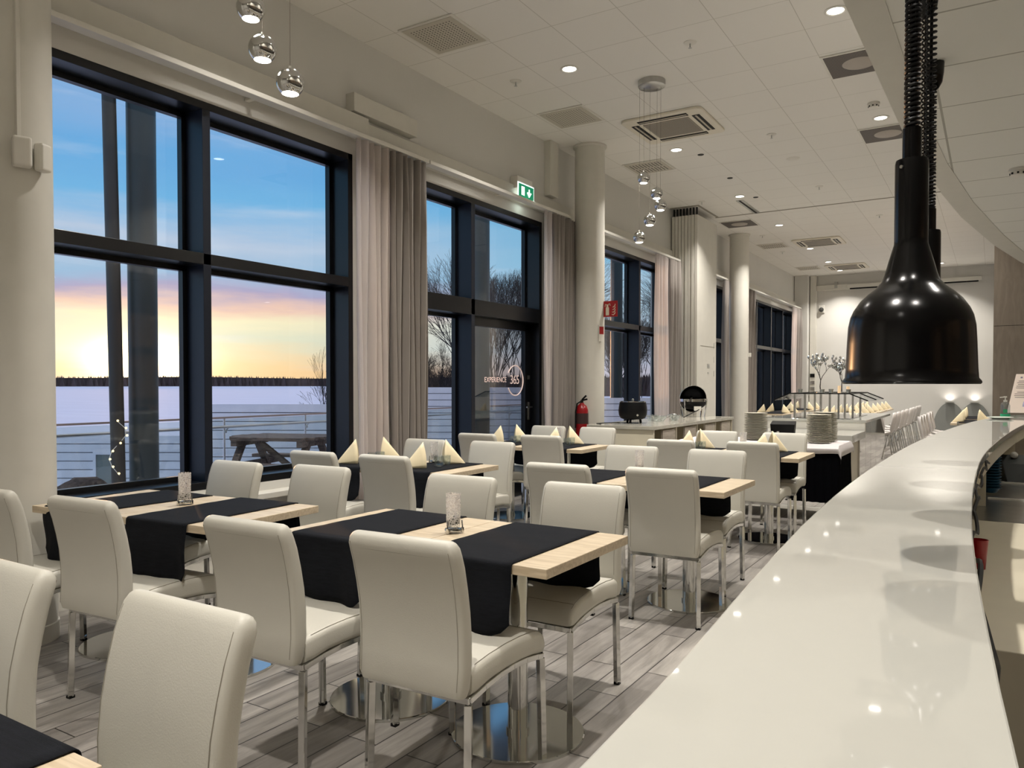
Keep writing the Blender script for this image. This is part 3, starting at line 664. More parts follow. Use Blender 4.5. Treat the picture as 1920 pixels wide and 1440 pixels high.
# ================================================================ BAR COUNTER
LE = [(-.32, -1.2), (-.322, 0), (-.329, .643), (-.342, .95), (-.375, 1.42), (-.408, 1.98), (-.427, 2.45), (-.440, 3.05), (-.442, 3.66), (-.418, 5.05), (-.355, 6.3), (-.262, 7.57), (-.165, 8.6), (-.02, 9.63), (.14, 10.45), (.35, 11.2)]
RE = [(.16, -1.2), (.09, 0), (.026, .865), (.004, 1.233), (-.022, 1.76), (-.043, 2.4), (-.052, 3.35), (-.037, 4.475), (.023, 5.64), (.115, 6.9), (.22, 8.05), (.36, 9.2), (.62, 10.5), (.85, 11.2)]
def dense(P, n=60):
    out = []
    for i in range(n+1):
        y = P[0][1] + (P[-1][1]-P[0][1])*i/n
        for k in range(len(P)-1):
            if P[k][1] <= y <= P[k+1][1] + 1e-9:
                p0 = P[max(k-1, 0)]; p1 = P[k]; p2 = P[k+1]; p3 = P[min(k+2, len(P)-1)]; t = (y-p1[1])/(p2[1]-p1[1])
                h = p2[1]-p1[1]
                m1 = (p2[0]-p0[0])/(p2[1]-p0[1])*h; m2 = (p3[0]-p1[0])/(p3[1]-p1[1])*h
                x = (2*t**3-3*t**2+1)*p1[0] + (t**3-2*t**2+t)*m1 + (-2*t**3+3*t**2)*p2[0] + (t**3-t**2)*m2; out.append((x, y)); break
    return out
LD, RD = dense(LE), dense(RE)
ctr = thing('bar_counter', 'long curved glossy white bar counter sweeping along the right side', 'counter', (0, 0, 0))
def strip_slab(A, B, z0, z1):
    mb = MB(); n = len(A); vs = []
    for (a, b) in zip(A, B): vs += [(a[0], a[1], z0), (b[0], b[1], z0), (b[0], b[1], z1), (a[0], a[1], z1)]
    fs = []
    for i in range(n-1):
        for q in range(4): q2 = (q+1) % 4; fs.append((i*4+q, i*4+q2, (i+1)*4+q2, (i+1)*4+q))
    fs += [(0, 1, 2, 3), tuple((n-1)*4+q for q in (3, 2, 1, 0))]
    return mb.add(vs, fs)
# two joined tops
ks = 35
strip_slab(LD[:ks], RD[:ks], .96, 1.0).build('countertop', M['counter'], ctr, bevel=.003)
LD2 = [(LD[ks-1][0], LD[ks-1][1]+.003)] + LD[ks:]; RD2 = [(RD[ks-1][0], RD[ks-1][1]+.003)] + RD[ks:]
strip_slab(LD2, RD2, .96, 1.0).build('countertop', M['counter'], ctr, bevel=.003)
strip_slab([(x+.14, y) for x, y in LD], [(x+.20, y) for x, y in LD], 0, .96).build('front_panel', M['cream'], ctr)
strip_slab([(x-.035, y) for x, y in RD[18:]], [(x-.012, y) for x, y in RD[18:]], .87, .958).build('apron', M['cream'], ctr)
for yy, k in ((5.7, 33), (8.1, 45), (3.4, 22)):
    MB().bb(LD[k][0]+.2, RD[k][0]-.05, yy, yy+.02, .0, .95).build('shelf_divider', M['cream'], ctr)
# string-light cable under the bar edge
cab = []
for k in range(8, 30):
    for q in range(6):
        x = RD[k][0]+(RD[k+1][0]-RD[k][0])*q/6; y = RD[k][1]+(RD[k+1][1]-RD[k][1])*q/6; u = k+q/6; cab.append((x+.006+.008*sin(u*2.1), y, .94+.014*sin(u*3.3)))
o = MB().tube(cab, .006, 6).build('cable', M['cord'], smooth=True)
tag(o, 'dark cable hanging along the back edge of the white bar counter', 'cable')
# work bench behind the bar
bench = thing('work_bench', 'low cream and steel work bench behind the bar counter', 'bench', (0, 0, 0))
MB().bb(-.16, .72, 2.6, 5.03, .02, .6).build('cabinet', M['cream'], bench, bevel=.003)
for y0, y1 in ((5.05, 6.06), (6.09, 7.08), (7.11, 9.6)):
    MB().bb(-.10 + (y0-5)*.05, .95, y0, y1, .02, .59).build('steel_drawer', M['steel'], bench, bevel=.003)
for y0 in (6.063, 7.083): MB().bb(-.02, .95, y0, y0+.022, .3, .602).build('divider', M['white'], bench)
# navy bowls
def bowl_profile(): return [(.0, .0), (.035, .0), (.055, .012), (.078, .045), (.080, .045), (.057, .008), (.036, -.001+.004), (.0, .004)]
b0 = MB().lathe([(.030, 0), (.040, .006), (.058, .030), (.066, .034), (.066, .037), (.056, .035), (.038, .012), (.026, .004), (0, .004)], 32, cap=False).build('bowl', M['navyplate'], smooth=True)
for k in range(12):
    o = b0 if k == 0 else b0.copy()
    if k: C.objects.link(o)
    o.location = (-.005, 6.35, .602 + k*.0195)
    tag(o, 'navy bowl, %s in the stack under the far bar edge' % (['lowest', 'second from the bottom', 'third from the bottom', 'fourth from the bottom', 'fifth from the bottom', 'sixth from the bottom', 'sixth from the top', 'fifth from the top', 'fourth from the top', 'third from the top', 'second from the top', 'topmost'][k]), 'bowl', 'navy bowls stacked behind the bar')
rc = MB().lathe([(.0, 0), (.024, 0), (.034, .12), (.032, .12), (.022, .004), (0, .004)], 24, cap=False).build('cup', M['red'], smooth=True)
rc.location = (-.04, 3.70, .602); tag(rc, 'red plastic cup on the bench under the bar edge', 'cup')
tr = thing('dispenser', 'dark grey angular dispenser with a wrapped top behind the bar', 'dispenser', (.17, 7.3, .592), .3)
MB().add([(-.11, -.14, 0), (.11, -.14, 0), (.11, .14, 0), (-.11, .14, 0), (-.11, -.02, .14), (.09, -.08, .14), (.10, .12, .20), (-.11, .14, .20)], [(0, 3, 2, 1), (4, 5, 6, 7), (0, 1, 5, 4), (1, 2, 6, 5), (2, 3, 7, 6), (3, 0, 4, 7)]).build('body', mat('charcoal_plastic', (62, 66, 66), .4), tr, bevel=.006)
MB().sph((.0, .06, .2), .028, 16, 8).build('cap', M['white'], tr, smooth=True)
MB().tube([(.11, -.02, .08), (.2, -.03, .07), (.32, -.06, .05)], .006, 6).build('spout', M['chrome'], tr, smooth=True)
# crumpled plastic bags with red contents
def blob(name, c, s, m, lab, cat, seed, sub=3, amp=.35, group=None):
    bm = bmesh.new(); bmesh.ops.create_icosphere(bm, subdivisions=sub, radius=1)
    for v in bm.verts:
        k = 1 + amp*noise.noise(v.co*1.7 + Vector((seed, 0, 0))) + amp*.5*noise.noise(v.co*4 + Vector((0, seed, 0)))
        v.co = v.co*k; v.co.z = max(v.co.z, -.8); v.co = Vector((v.co.x*s[0], v.co.y*s[1], v.co.z*s[2]))
    me = bpy.data.meshes.new(name); bm.to_mesh(me); bm.free(); me.materials.append(m); o = bpy.data.objects.new(name, me); C.objects.link(o); o.location = c
    tag(o, lab, cat, group); return o
blob('plastic_bag', (.45, 8.1, .68), (.20, .34, .09), mat('milky_plastic', (216, 208, 190), .25), 'crumpled milky plastic bag on the steel bench behind the bar', 'bag', 3)
blob('red_package', (.40, 7.2, .65), (.06, .10, .055), M['red'], 'red package lying on the steel bench at the right edge', 'package', 9)
blob('green_package', (.52, 9.0, .72), (.08, .2, .12), mat('dark_green', (60, 84, 40), .5), 'dark green package tucked behind the plastic bag', 'package', 12)
# plate, sanitizer, sign on the counter end
o = MB().lathe([(0, .0), (.07, .0), (.085, .006), (.12, .018), (.118, .021), (.08, .010), (0, .006)], 48, cap=False).build('plate', mat('pale_green_ceramic', (226, 234, 224), .2), smooth=True)
o.location = (.07, 9.45, 1.001); tag(o, 'pale round plate near the far end of the bar counter', 'plate')
t = thing('soap_dispenser', 'clear pump bottle of hand sanitizer with a green label on the bar end', 'bottle', (.16, 9.93, 1.022))
t.location = (.118, 9.86, 1.001)
MB().lathe([(0, 0), (.042, 0), (.045, .01), (.045, .13), (.036, .155), (.016, .168), (.016, .18), (0, .18)], 28, cap=False).build('bottle_body', glass_mat('sanitizer', (.86, .90, .93), .18), t, smooth=True)
MB().lathe([(.0462, .01), (.0462, .04)], 28, cap=False).build('label', mat('label_green', (40, 170, 120), .5), t, smooth=True)
MB().bb(-.02, .02, -.0475, -.044, .05, .09).build('label', mat('label_green2', (40, 150, 100), .5), t)
pm = MB().cyl((0, 0, .18), (0, 0, .215), .006).cyl((0, 0, .168), (0, 0, .188), .018).box((0, 0, .222), (.03, .022, .014)).bar((0, 0, .222), (-.05, -.02, .216), .010); pm.build('pump', M['white'], t, bevel=.002)
sg = thing('notice_stand', 'tilted printed notice in a clear stand at the far bar end', 'sign', (.285, 10.25, 1.002), radians(-6))
tilt = Matrix.Rotation(radians(-16), 3, 'X')
def sgp(x, z, d=0): v = tilt @ Vector((x, -d, z)); return (v.x + z*.16, v.y, v.z+.02)
def sgquad(x0, x1, z0, z1, d): return [sgp(x0, z0, d), sgp(x1, z0, d), sgp(x1, z1, d), sgp(x0, z1, d)]
MB().add(sgquad(-.15, .16, .02, .47, .004) + sgquad(-.15, .16, .02, .47, -.004), [(0, 1, 2, 3), (7, 6, 5, 4), (0, 4, 5, 1), (1, 5, 6, 2), (2, 6, 7, 3), (3, 7, 4, 0)]).build('sheet', mat('notice_paper', (244, 228, 214), .6), sg)
MB().box((0, .03, .008), (.34, .14, .016)).build('foot', M['cglass'], sg)
ln = MB()
for k, (z, x0, x1) in enumerate([(.385, -.11, .12), (.365, -.12, .13), (.345, -.11, .12), (.325, -.12, .10), (.305, -.12, .11), (.255, -.10, .10), (.235, -.12, .12), (.215, -.12, .11), (.195, -.11, .09)]):
    ln.add(sgquad(x0, x1, z, z+.006, .0052) + sgquad(x0, x1, z, z+.006, .0042), [(0, 1, 2, 3), (7, 6, 5, 4), (0, 4, 5, 1), (1, 5, 6, 2), (2, 6, 7, 3), (3, 7, 4, 0)])
ln.build('text_lines', mat('print_grey', (120, 105, 100), .6), sg)
rg = MB()
for k in range(7):
    x = -.10+.035*k; rg.add(sgquad(x, x+.02, .42+.006*(k % 3), .438+.006*(k % 3), .0052), [(0, 1, 2, 3)])
rg.build('ornament', mat('print_mauve', (140, 130, 150), .6), sg)
MB().add(sgquad(-.02, .11, .09, .15, .0052), [(0, 1, 2, 3)]).build('picture', mat('print_lilac', (176, 170, 196), .6, var=.5, vscale=60), sg)

# ================================================================ HEAT LAMPS
def heat_lamp(x, y, label, stretch, tone=0):
    t = thing('heat_lamp', label, 'heat lamp', (x, y, 1.363), 0, 'black heat lamps over the bar')
    prof = [(.123, .0), (.1255, .003), (.1245, .007), (.120, .012), (.1185, .03), (.1165, .08), (.1145, .115), (.1105, .135), (.104, .150), (.092, .168), (.078, .182), (.064, .193), (.053, .206), (.047, .222), (.041, .245), (.0345, .268), (.031, .280), (.0305, .290), (.0305, .44), (.029, .447), (.018, .449)]
    inner = [(.017, .40), (.028, .27), (.05, .20), (.10, .135), (.112, .11), (.116, .03), (.121, .002)]
    sh = MB().lathe(prof[::-1] + [], 64, cap=False); sh.build('shade', M['lampblack'], t, smooth=True)
    MB().lathe(inner, 64, cap=False).build('reflector', mat('lamp_inside', (200, 196, 188), .4), t, smooth=True)
    MB().lathe([(.0175, .445), (.0175, .51), (.012, .514), (.0, .514)], 24, cap=False).build('cord_grip', M['lampblack'], t, smooth=True)
    MB().lathe([(.0, .10), (.045, .11), (.05, .14), (.03, .19), (.016, .23), (.0, .25)], 24, cap=False).build('bulb', mat('bulb_glass', (190, 120, 90), .2), t, smooth=True)
    # screws
    for a in (0.6, 2.4, 4.2): MB().cyl((.030*cos(a), .030*sin(a), .43), (.034*cos(a), .034*sin(a), .43), .0035, n=8).build('screw', M['steel'], t)
    z0, z1 = .51, ZB - 1.363; top = z1 - .10; pts = []; turns = int(stretch*(top-z0)); N_ = turns*14
    for i in range(N_+1):
        u = i/N_; a = u*turns*2*pi; 
        zz = z0 + (top-z0)*(u**(1.0+tone)); pts.append((.0125*cos(a), .0125*sin(a), zz))
    MB().tube(pts, .0034, 6).build('coiled_cord', M['cord'], t, smooth=True)
    MB().cyl((0, 0, z0), (0, 0, z1), .0045, n=8).build('core_cable', M['cord'], t, smooth=True)
    MB().lathe([(.010, z1-.125), (.022, z1-.115), (.036, z1-.09), (.042, z1-.05), (.044, z1-.004), (.0, z1-.002)], 28, cap=False).build('canopy', M['lampblack'], t, smooth=True)
heat_lamp(-.142, 1.736, 'large black heat lamp hanging closest to us over the bar', 105)
heat_lamp(-.162, 2.559, 'second black heat lamp over the bar, its neck showing right of the nearest one', 70, .25)
heat_lamp(-.222, 3.223, 'third black heat lamp hidden behind the nearest, only its thin coil showing', 48)
heat_lamp(-.245, 4.034, 'farthest black heat lamp over the bar with its ceiling canopy showing', 60)

# ================================================================ CEILING FITTINGS
dl = None
def downlight(x, y, z=ZC, power=P_DOWN, lab='', grp='round recessed ceiling downlights', size=.11):
    global dl
    if dl is None:
        t = thing('downlight', lab, 'ceiling light', (x, y, z), 0, grp)
        MB().lathe([(.064, -.001), (.088, -.001), (.090, -.005), (.072, -.009), (.064, -.004)], 32, cap=False).build('rim', M['white'], t, smooth=True)
        MB().lathe([(.0, -.003), (.064, -.003)], 32, cap=False).build('lens', M['lit'], t)
        KIDS[t.name] = [c for c in bpy.data.objects if c.parent == t]; dl = t
    else: dup(dl, (x, y, z), 0, lab, grp)
    area_light(x, y, z-.02, power, size)
DL = [(-3.47, 6.59, 'ceiling downlight nearest the perforated vents, upper centre'), (-1.11, 6.71, 'ceiling downlight at the top, left of the curved bar soffit'), (-1.11, 9.66, 'ceiling downlight between the two grey square grilles'),
      (-3.49, 9.58, 'ceiling downlight behind the hanging globe cluster'), (-3.48, 12.48, 'ceiling downlight in front of the folded partition'), (-3.47, 15.13, 'ceiling downlight just past the partition track'),
      (-3.48, 18.10, 'ceiling downlight beside the second cassette unit'), (-3.478, 20.31, 'ceiling downlight before the farthest cassette unit'), (-3.477, 22.0, 'ceiling downlight in the far left corner'), (-1.13, 22.0, 'ceiling downlight by the far wall behind the heat lamps')]
OFF = [(-3.47, 3.65), (-1.11, 3.75), (-1.11, .8), (-1.11, -2.2), (-3.47, -2.2), (-1.11, 12.5), (-1.11, 15.2), (-1.11, 18.1)]
for x, y, lab in DL: downlight(x, y, lab=lab)
for k, (x, y) in enumerate(OFF): downlight(x, y, lab=['ceiling downlight above the foreground window tables', 'ceiling downlight above the central foreground table', 'ceiling downlight above the nearest table by the bar', 'ceiling downlight behind the viewpoint by the bar', 'ceiling downlight behind the viewpoint by the window', 'ceiling downlight behind the heat lamp, just before the partition track', 'ceiling downlight behind the heat lamp, just past the partition track', 'ceiling downlight behind the heat lamp, deep in the far hall'][k])
for x, y in ((.10, 1.1), (.43, 2.4), (1.0, 3.6), (1.0, 5.6), (1.0, 7.4), (1.1, 9.4)): downlight(x, y, ZB, P_BAR, 'downlight in the low bar ceiling, %s from the viewpoint' % ('nearest' if y < 2 else 'second' if y < 3 else 'third' if y < 5 else 'fourth' if y < 6 else 'fifth' if y < 8 else 'added bench fill, farthest'), 'bar ceiling downlights')  # the four farther ones are unseen lamps added to brighten the bench

def plate(name, x, y, s, m, lab, cat, grp, frame=M['white'], extra=None):
    t = thing(name, lab, cat, (x, y, ZC), 0, grp)
    MB().bb(-s/2, s/2, -s/2, s/2, -.012, -.001).build('frame', frame, t, bevel=.003)
    MB().bb(-s/2+.025, s/2-.025, -s/2+.025, s/2-.025, -.016, -.011).build('face_plate', m, t)
    if extra: MB().lathe([(0, -.022), (.14, -.022), (.15, -.016)], 40, cap=False).build('round_disc', extra, t, smooth=True)
    return t
g = 'square perforated ceiling vents'
plate('ceiling_vent', -4.05, 5.38, .57, M['vent'], 'square ceiling vent punched with round holes, nearest, upper left of centre', 'vent', g)
plate('ceiling_vent', -4.07, 7.77, .57, M['vent'], 'square ceiling vent punched with round holes, second from us', 'vent', g)
plate('ceiling_vent', -4.08, 10.12, .57, M['slot'], 'square slotted ceiling vent behind the hanging globes', 'vent', g)
plate('ceiling_vent', -4.10, 17.3, .57, M['slot'], 'square ceiling vent left of the second cassette unit', 'vent', g)
plate('ceiling_vent', -4.10, 21.1, .57, M['slot'], 'square ceiling vent left of the farthest cassette unit', 'vent', g)
g = 'grey square ceiling grilles'
m_disc = mat('disc_grey', (176, 168, 158), .6)
plate('ceiling_grille', -1.09, 7.88, .6, M['greyvent'], 'grey mesh ceiling grille with a pale disc, nearest the bar soffit', 'grille', g, M['white'], m_disc)
plate('ceiling_grille', -1.10, 10.27, .6, M['greyvent'], 'grey mesh ceiling grille with a pale disc, second along the bar soffit', 'grille', g, M['white'], m_disc)
plate('ceiling_grille', -4.07, 14.58, .6, M['greyvent'], 'grey mesh ceiling grille just past the folded partition', 'grille', g, M['white'], m_disc)
def cassette(x, y, lab):
    t = thing('air_conditioner', lab, 'air conditioner', (x, y, ZC), 0, 'ceiling cassette air conditioners')
    p = MB(); poly = rrect(.95, .95, .07, 5); p.prism(poly, -.03, -.001); p.build('panel', mat('ac_plastic', (226, 219, 202), .5), t, bevel=.008)
    MB().bb(-.27, .27, -.27, .27, -.036, -.029).build('grille', dots_mat('ac_grille', (150, 142, 130), (96, 90, 80), .018, .3, .25), t, bevel=.002)
    for k in range(4):
        R = Matrix.Rotation(k*pi/2, 3, 'Z'); c = R @ Vector((0, .36, -.031))
        MB().box(c, (.58, .085, .006) if k % 2 == 0 else (.085, .58, .006)).build('louver_slot', M['dark'], t)
        MB().box(c + Vector((0, 0, -.003)), (.56, .022, .008) if k % 2 == 0 else (.022, .56, .008)).build('louver_blade', mat('louver', (190, 182, 165), .5), t)
cassette(-3.19, 8.66, 'ceiling cassette air conditioner nearest, behind the globe cluster cords')
cassette(-3.15, 17.3, 'second ceiling cassette air conditioner in the hall')
cassette(-3.2, 21.3, 'farthest ceiling cassette air conditioner near the back wall')
sp = thing('sprinkler', 'x', 'sprinkler', (-4.063, 6.572, ZC))
MB().lathe([(.0, -.012), (.03, -.012), (.055, -.006), (.058, -.001)], 24, cap=False).build('rosette', M['white'], sp, smooth=True)
MB().cyl((0, 0, -.01), (0, 0, -.045), .006, n=8).lathe([(0, -.052), (.018, -.05), (0, -.046)], 12, cap=False).build('nozzle', M['steel'], sp, smooth=True)
KIDS[sp.name] = [c for c in bpy.data.objects if c.parent == sp]
SP = [(-4.063, 6.572, 'left of the nearest downlight'), (-2.30, 6.65, 'right of the globe cluster canopy'), (-2.30, 9.6, 'right of the nearest cassette unit'), (-2.28, 12.5, 'above the partition track, centre'), (-4.11, 12.5, 'just before the folded partition'),
      (-1.75, 15.19, 'just past the track near the heat lamp'), (-4.1, 18.2, 'below the second cassette unit'), (-4.0, 16.0, 'beside the far column top')]
for k, (x, y, lab) in enumerate(SP):
    o = sp if k == 0 else dup(sp, (x, y, ZC), 0)
    o['label'] = 'small white ceiling sprinkler head ' + lab; o['group'] = 'ceiling sprinklers'
def detector(x, y, z, lab, s=1):
    t = thing('smoke_detector', lab, 'smoke detector', (x, y, z))
    MB().lathe([(.055*s, -.001), (.057*s, -.02*s), (.0, -.02*s)], 28, cap=False).build('base', M['white'], t, smooth=True)
    MB().lathe([(.045*s, -.02*s), (.044*s, -.045*s), (.03*s, -.052*s), (0, -.053*s)], 28, cap=False).build('head', M['white'], t, smooth=True)
    for k in range(8): a = k*pi/4; MB().box((.043*s*cos(a), .043*s*sin(a), -.034*s), (.012*s, .012*s, .012*s), a).build('slot', M['dark'], t)
detector(-1.118, 9.115, ZC, 'white smoke detector between the grey grilles on the high ceiling', 1.1)
detector(.13, 6.30, ZB, 'white smoke detector on the low bar ceiling at the right edge', 1.0)
tag(MB().lathe([(.0, -.02), (.06, -.018), (.09, -.002)], 28, (-2.298, 10.77, ZC), cap=False).build('ceiling_speaker', M['white'], smooth=True), 'flat white ceiling disc beyond the nearest cassette unit', 'ceiling disc')
for k, (x, y, lab) in enumerate([(-3.29, 9.95, 'beside the downlight behind the globe cluster'), (-3.297, 11.3, 'midway to the folded partition'), (-3.28, 12.68, 'just before the partition track')]):
    tag(MB().lathe([(.0, -.006), (.038, -.006), (.042, -.001)], 20, (x, y, ZC), cap=False).build('blanking_disc', M['dark'], smooth=True), 'small black round ceiling cap ' + lab, 'ceiling cap', 'black ceiling caps')

# hanging globe clusters
def cluster(cx, cy, globes, lab):
    t = thing('pendant_lamp', lab, 'pendant lamp', (cx, cy, ZC), 0, 'chrome globe pendant clusters')
    MB().lathe([(.0, -.001), (.135, -.001), (.135, -.055), (.128, -.06), (0, -.06)], 40, cap=False).build('canopy', M['steel'], t, smooth=True)
    for x, y, z in globes:
        dx, dy, dz = x-cx, y-cy, z-ZC; r = .062
        gl = MB().sph((dx, dy, dz), r, 32, 20, z0=-.80, z1=1).build('globe', M['chrome'], t, smooth=True)
        MB().lathe([(0, -.90*r), (.3*r, -.885*r), (.5*r, -.85*r), (.60*r, -.805*r)], 24, (dx, dy, dz), cap=False).build('light_disc', M['lit'], gl)
        MB().cyl((dx, dy, dz+r-.002), (dx, dy, dz+r+.012), .006, n=10).build('cord_cap', M['white'], gl)
        MB().cyl((dx, dy, dz+r+.01), (dx, dy, -.058), .0012, n=6).build('cord', mat('thin_cord', (120, 112, 100), .5) if 'thin_cord' not in bpy.data.materials else bpy.data.materials['thin_cord'], gl)
        area_light(x, y, z-.053, P_GLOBE, .07, 120)
cluster(-2.914, 7.29, [(-2.986, 7.267, 3.424), (-2.88, 7.35, 3.274), (-2.833, 7.33, 3.146), (-2.922, 7.27, 2.997), (-3.02, 7.24, 2.831)], 'cluster of five small chrome globes hanging in the room centre')
cluster(-2.79, 2.38, [(-2.85, 2.342, 3.054), (-2.803, 2.367, 2.87), (-2.695, 2.43, 2.718), (-2.74, 2.33, 3.30), (-2.87, 2.44, 3.42)], 'cluster of chrome globes hanging at the top left near us')

# folding partition + track
pt = thing('folding_partition', 'tall folded cream partition wall parked against the window wall', 'partition', (0, 0, 0))
for k in range(8):
    x = -4.725 + k*.0575
    MB().bb(x, x+.050, 12.765+.006*(k % 2), 13.84, .02, 4.24).build('panel', M['trim'], pt, bevel=.003)
    MB().bb(x+.015, x+.035, 12.80, 12.83, 4.24, ZC-.01).build('trolley', M['dark'], pt)
MB().bb(-4.272, -4.270, 12.95, 13.75, 2.02, 2.03).build('hatch_line', M['seam'], pt)
MB().bb(-4.272, -4.268, 13.35, 13.43, 1.55, 1.57).bb(-4.272, -4.268, 13.33, 13.45, 1.65, 1.72).build('key_plate', M['steel'], pt)
for z in (1.5, 1.75, 2.0): MB().bb(-4.272, -4.268, 13.70, 13.72, z, z+.1).build('hinge', M['steel'], pt)
tk = MB().bb(-4.3, .0, 13.83, 13.87, ZC-.006, ZC-.0005).bb(-4.74, -4.27, 12.70, 12.76, ZC-.006, ZC-.0005).bb(-4.27, -4.23, 12.70, 13.84, ZC-.006, ZC-.0005)
tag(tk.build('ceiling_track', M['seam']), 'dark partition track crossing the ceiling', 'track')
tk = MB().bb(-3.62, -3.50, 12.75, 13.82, ZC-.008, ZC-.0005).build('ceiling_track', M['steel'])
MB().bb(-3.575, -3.545, 12.75, 13.82, ZC-.012, ZC-.007).build('slot', M['dark'], tk); tag(tk, 'short parking track running off the main ceiling track', 'track')

# signs, extinguisher, sensor
ex = thing('exit_sign', 'lit green emergency exit sign on the wall above the terrace door', 'sign', (XW, 7.73, 3.60))
MB().bb(0, .10, -.17, .17, .02, .16).build('housing', M['white'], ex, bevel=.006)
MB().bb(.10, .108, -.17, .19, -.10, .09).build('lit_edge', M['litsign'], ex)
MB().bb(.108, .111, -.155, .175, -.085, .075).build('face', M['green'], ex)
ic = MB().bb(.111, .1125, -.10, -.03, -.05, .05); ic.build('door_symbol', M['litsign'], ex)
MB().tube([(.112, .07, .04), (.112, .07, -.03)], .010, 6).tube([(.112, .03, .0), (.112, .07, -.045), (.112, .11, .0)], .010, 6).build('arrow', M['litsign'], ex)
el = bpy.data.lights.new('exit_glow', 'AREA'); el.shape = 'RECTANGLE'; el.size = .3; el.size_y = .05; el.energy = .6; el.color = (.8, 1, .92)
eo = bpy.data.objects.new('exit_glow', el); eo.location = (XW+.075, 7.73, 3.49); C.objects.link(eo)
fe = thing('fire_extinguisher', 'red fire extinguisher mounted beside the round column', 'fire extinguisher', (-4.33, 8.57, .62))
MB().lathe([(0, 0), (.07, 0), (.078, .01), (.078, .42), (.06, .47), (.03, .495), (.022, .51), (0, .51)], 32, cap=False).build('cylinder', M['red'], fe, smooth=True)
MB().lathe([(.0785, .25), (.0785, .38)], 32, cap=False).build('label', mat('ext_label', (60, 40, 38), .6), fe, smooth=True)
hd = MB().cyl((0, 0, .50), (0, 0, .545), .018); hd.bar((0, 0, .545), (.06, .0, .60), .014, .02).bar((0, 0, .54), (.075, 0, .555), .012, .02); hd.build('valve_handle', M['dark'], fe, bevel=.002)
MB().tube([(0, -.02, .53), (-.03, -.07, .5), (-.04, -.09, .4), (-.04, -.09, .2)], .009, 8).build('hose', M['dark'], fe, smooth=True)
MB().bb(-.03, .03, .08, .13, .1, .4).build('bracket', M['steel'], fe)
fs = thing('extinguisher_sign', 'red square fire extinguisher sign standing out from the round column', 'sign', (-4.19, 8.90, 2.21))
MB().bb(0, .19, -.003, .003, 0, .20).build('plate', M['sign_red'], fs)
s_ = M['cream']
MB().bb(.03, .075, -.005, -.0035, .02, .12).bb(.04, .065, -.005, -.0035, .12, .15).tube([(.05, -.0045, .15), (.085, -.0045, .165), (.09, -.0045, .14)], .005, 5).tube([(.05, -.0045, .15), (.025, -.0045, .16), (.02, -.0045, .13)], .005, 5).build('cylinder_symbol', s_, fs)
fl = MB()
for k in range(4): fl.tube([(.115+.004*k, -.0045, .03+.03*k), (.135, -.0045, .022+.033*k), (.155, -.0045, .04+.033*k), (.16, -.0045, .06+.033*k)], .005, 5)
fl.build('flame_symbol', s_, fs)
e2 = thing('service_tag', 'small red and white service tag on the column under the extinguisher sign', 'tag', (-4.187, 8.82, 1.90), radians(-20))
MB().bb(0, .004, -.04, .04, 0, .20).build('card', M['white'], e2)
MB().bb(.0042, .006, -.036, .036, .09, .185).build('red_print', M['sign_red'], e2)
se = thing('wall_sensor', 'pair of white sensor housings on the left column', 'sensor', (-4.183, 2.05, 2.53))
MB().box((.03, -.055, 0), (.06, .085, .15), radians(-20)).build('housing', M['white'], se, bevel=.012, seg=3)
MB().box((.022, .05, -.005), (.055, .07, .14), radians(22)).build('housing', M['white'], se, bevel=.012, seg=3)
tag(MB().bb(-4.205, -4.178, 1.985, 2.005, 2.61, ZC-.01).build('cable_conduit', M['trim'], bevel=.002), 'thin vertical conduit on the left column above the sensor', 'conduit')
ms = MB().bb(-.05, .0, -.03, .03, -.04, .04).build('light_switch', M['white'], bevel=.004); ms.location = (-4.15, 15.75, 1.95); tag(ms, 'small white box on the far round column', 'switch')

# back wall details
ps = thing('projector_screen', 'rolled projector screen casing high on the back wall', 'projector screen', (-1.83, YB-.12, 4.02))
MB().bb(-1.57, 1.57, -.06, .06, -.04, .06).build('casing', M['trim'], ps, bevel=.01)
MB().bb(-1.5, 1.5, -.03, .0, -.075, -.04).build('screen_slot', M['dark'], ps)
MB().bb(-1.9, -1.82, .0, .11, -.02, .16).build('bracket', M['steel'], ps)
cm = thing('camera_dome', 'white security camera on the back wall corner', 'camera', (-4.07, YB-.02, 3.45))
MB().box((0, 0, 0), (.16, .04, .22)).build('mount', M['white'], cm, bevel=.01); MB().sph((0, -.07, -.02), .065, 20, 12).build('dome', mat('smoked_dome', (60, 60, 58), .2), cm, smooth=True)
for k, (z, lab) in enumerate([(1.55, 'upper'), (1.35, 'middle'), (1.18, 'lower')]):
    o = MB().bb(-4.34, -4.22, YB-.165, YB-.142, z, z+.10).build('thermostat', M['steel'] if k else M['dark'], bevel=.004); tag(o, '%s wall control box on the far corner pilaster' % lab, 'control', 'wall controls')
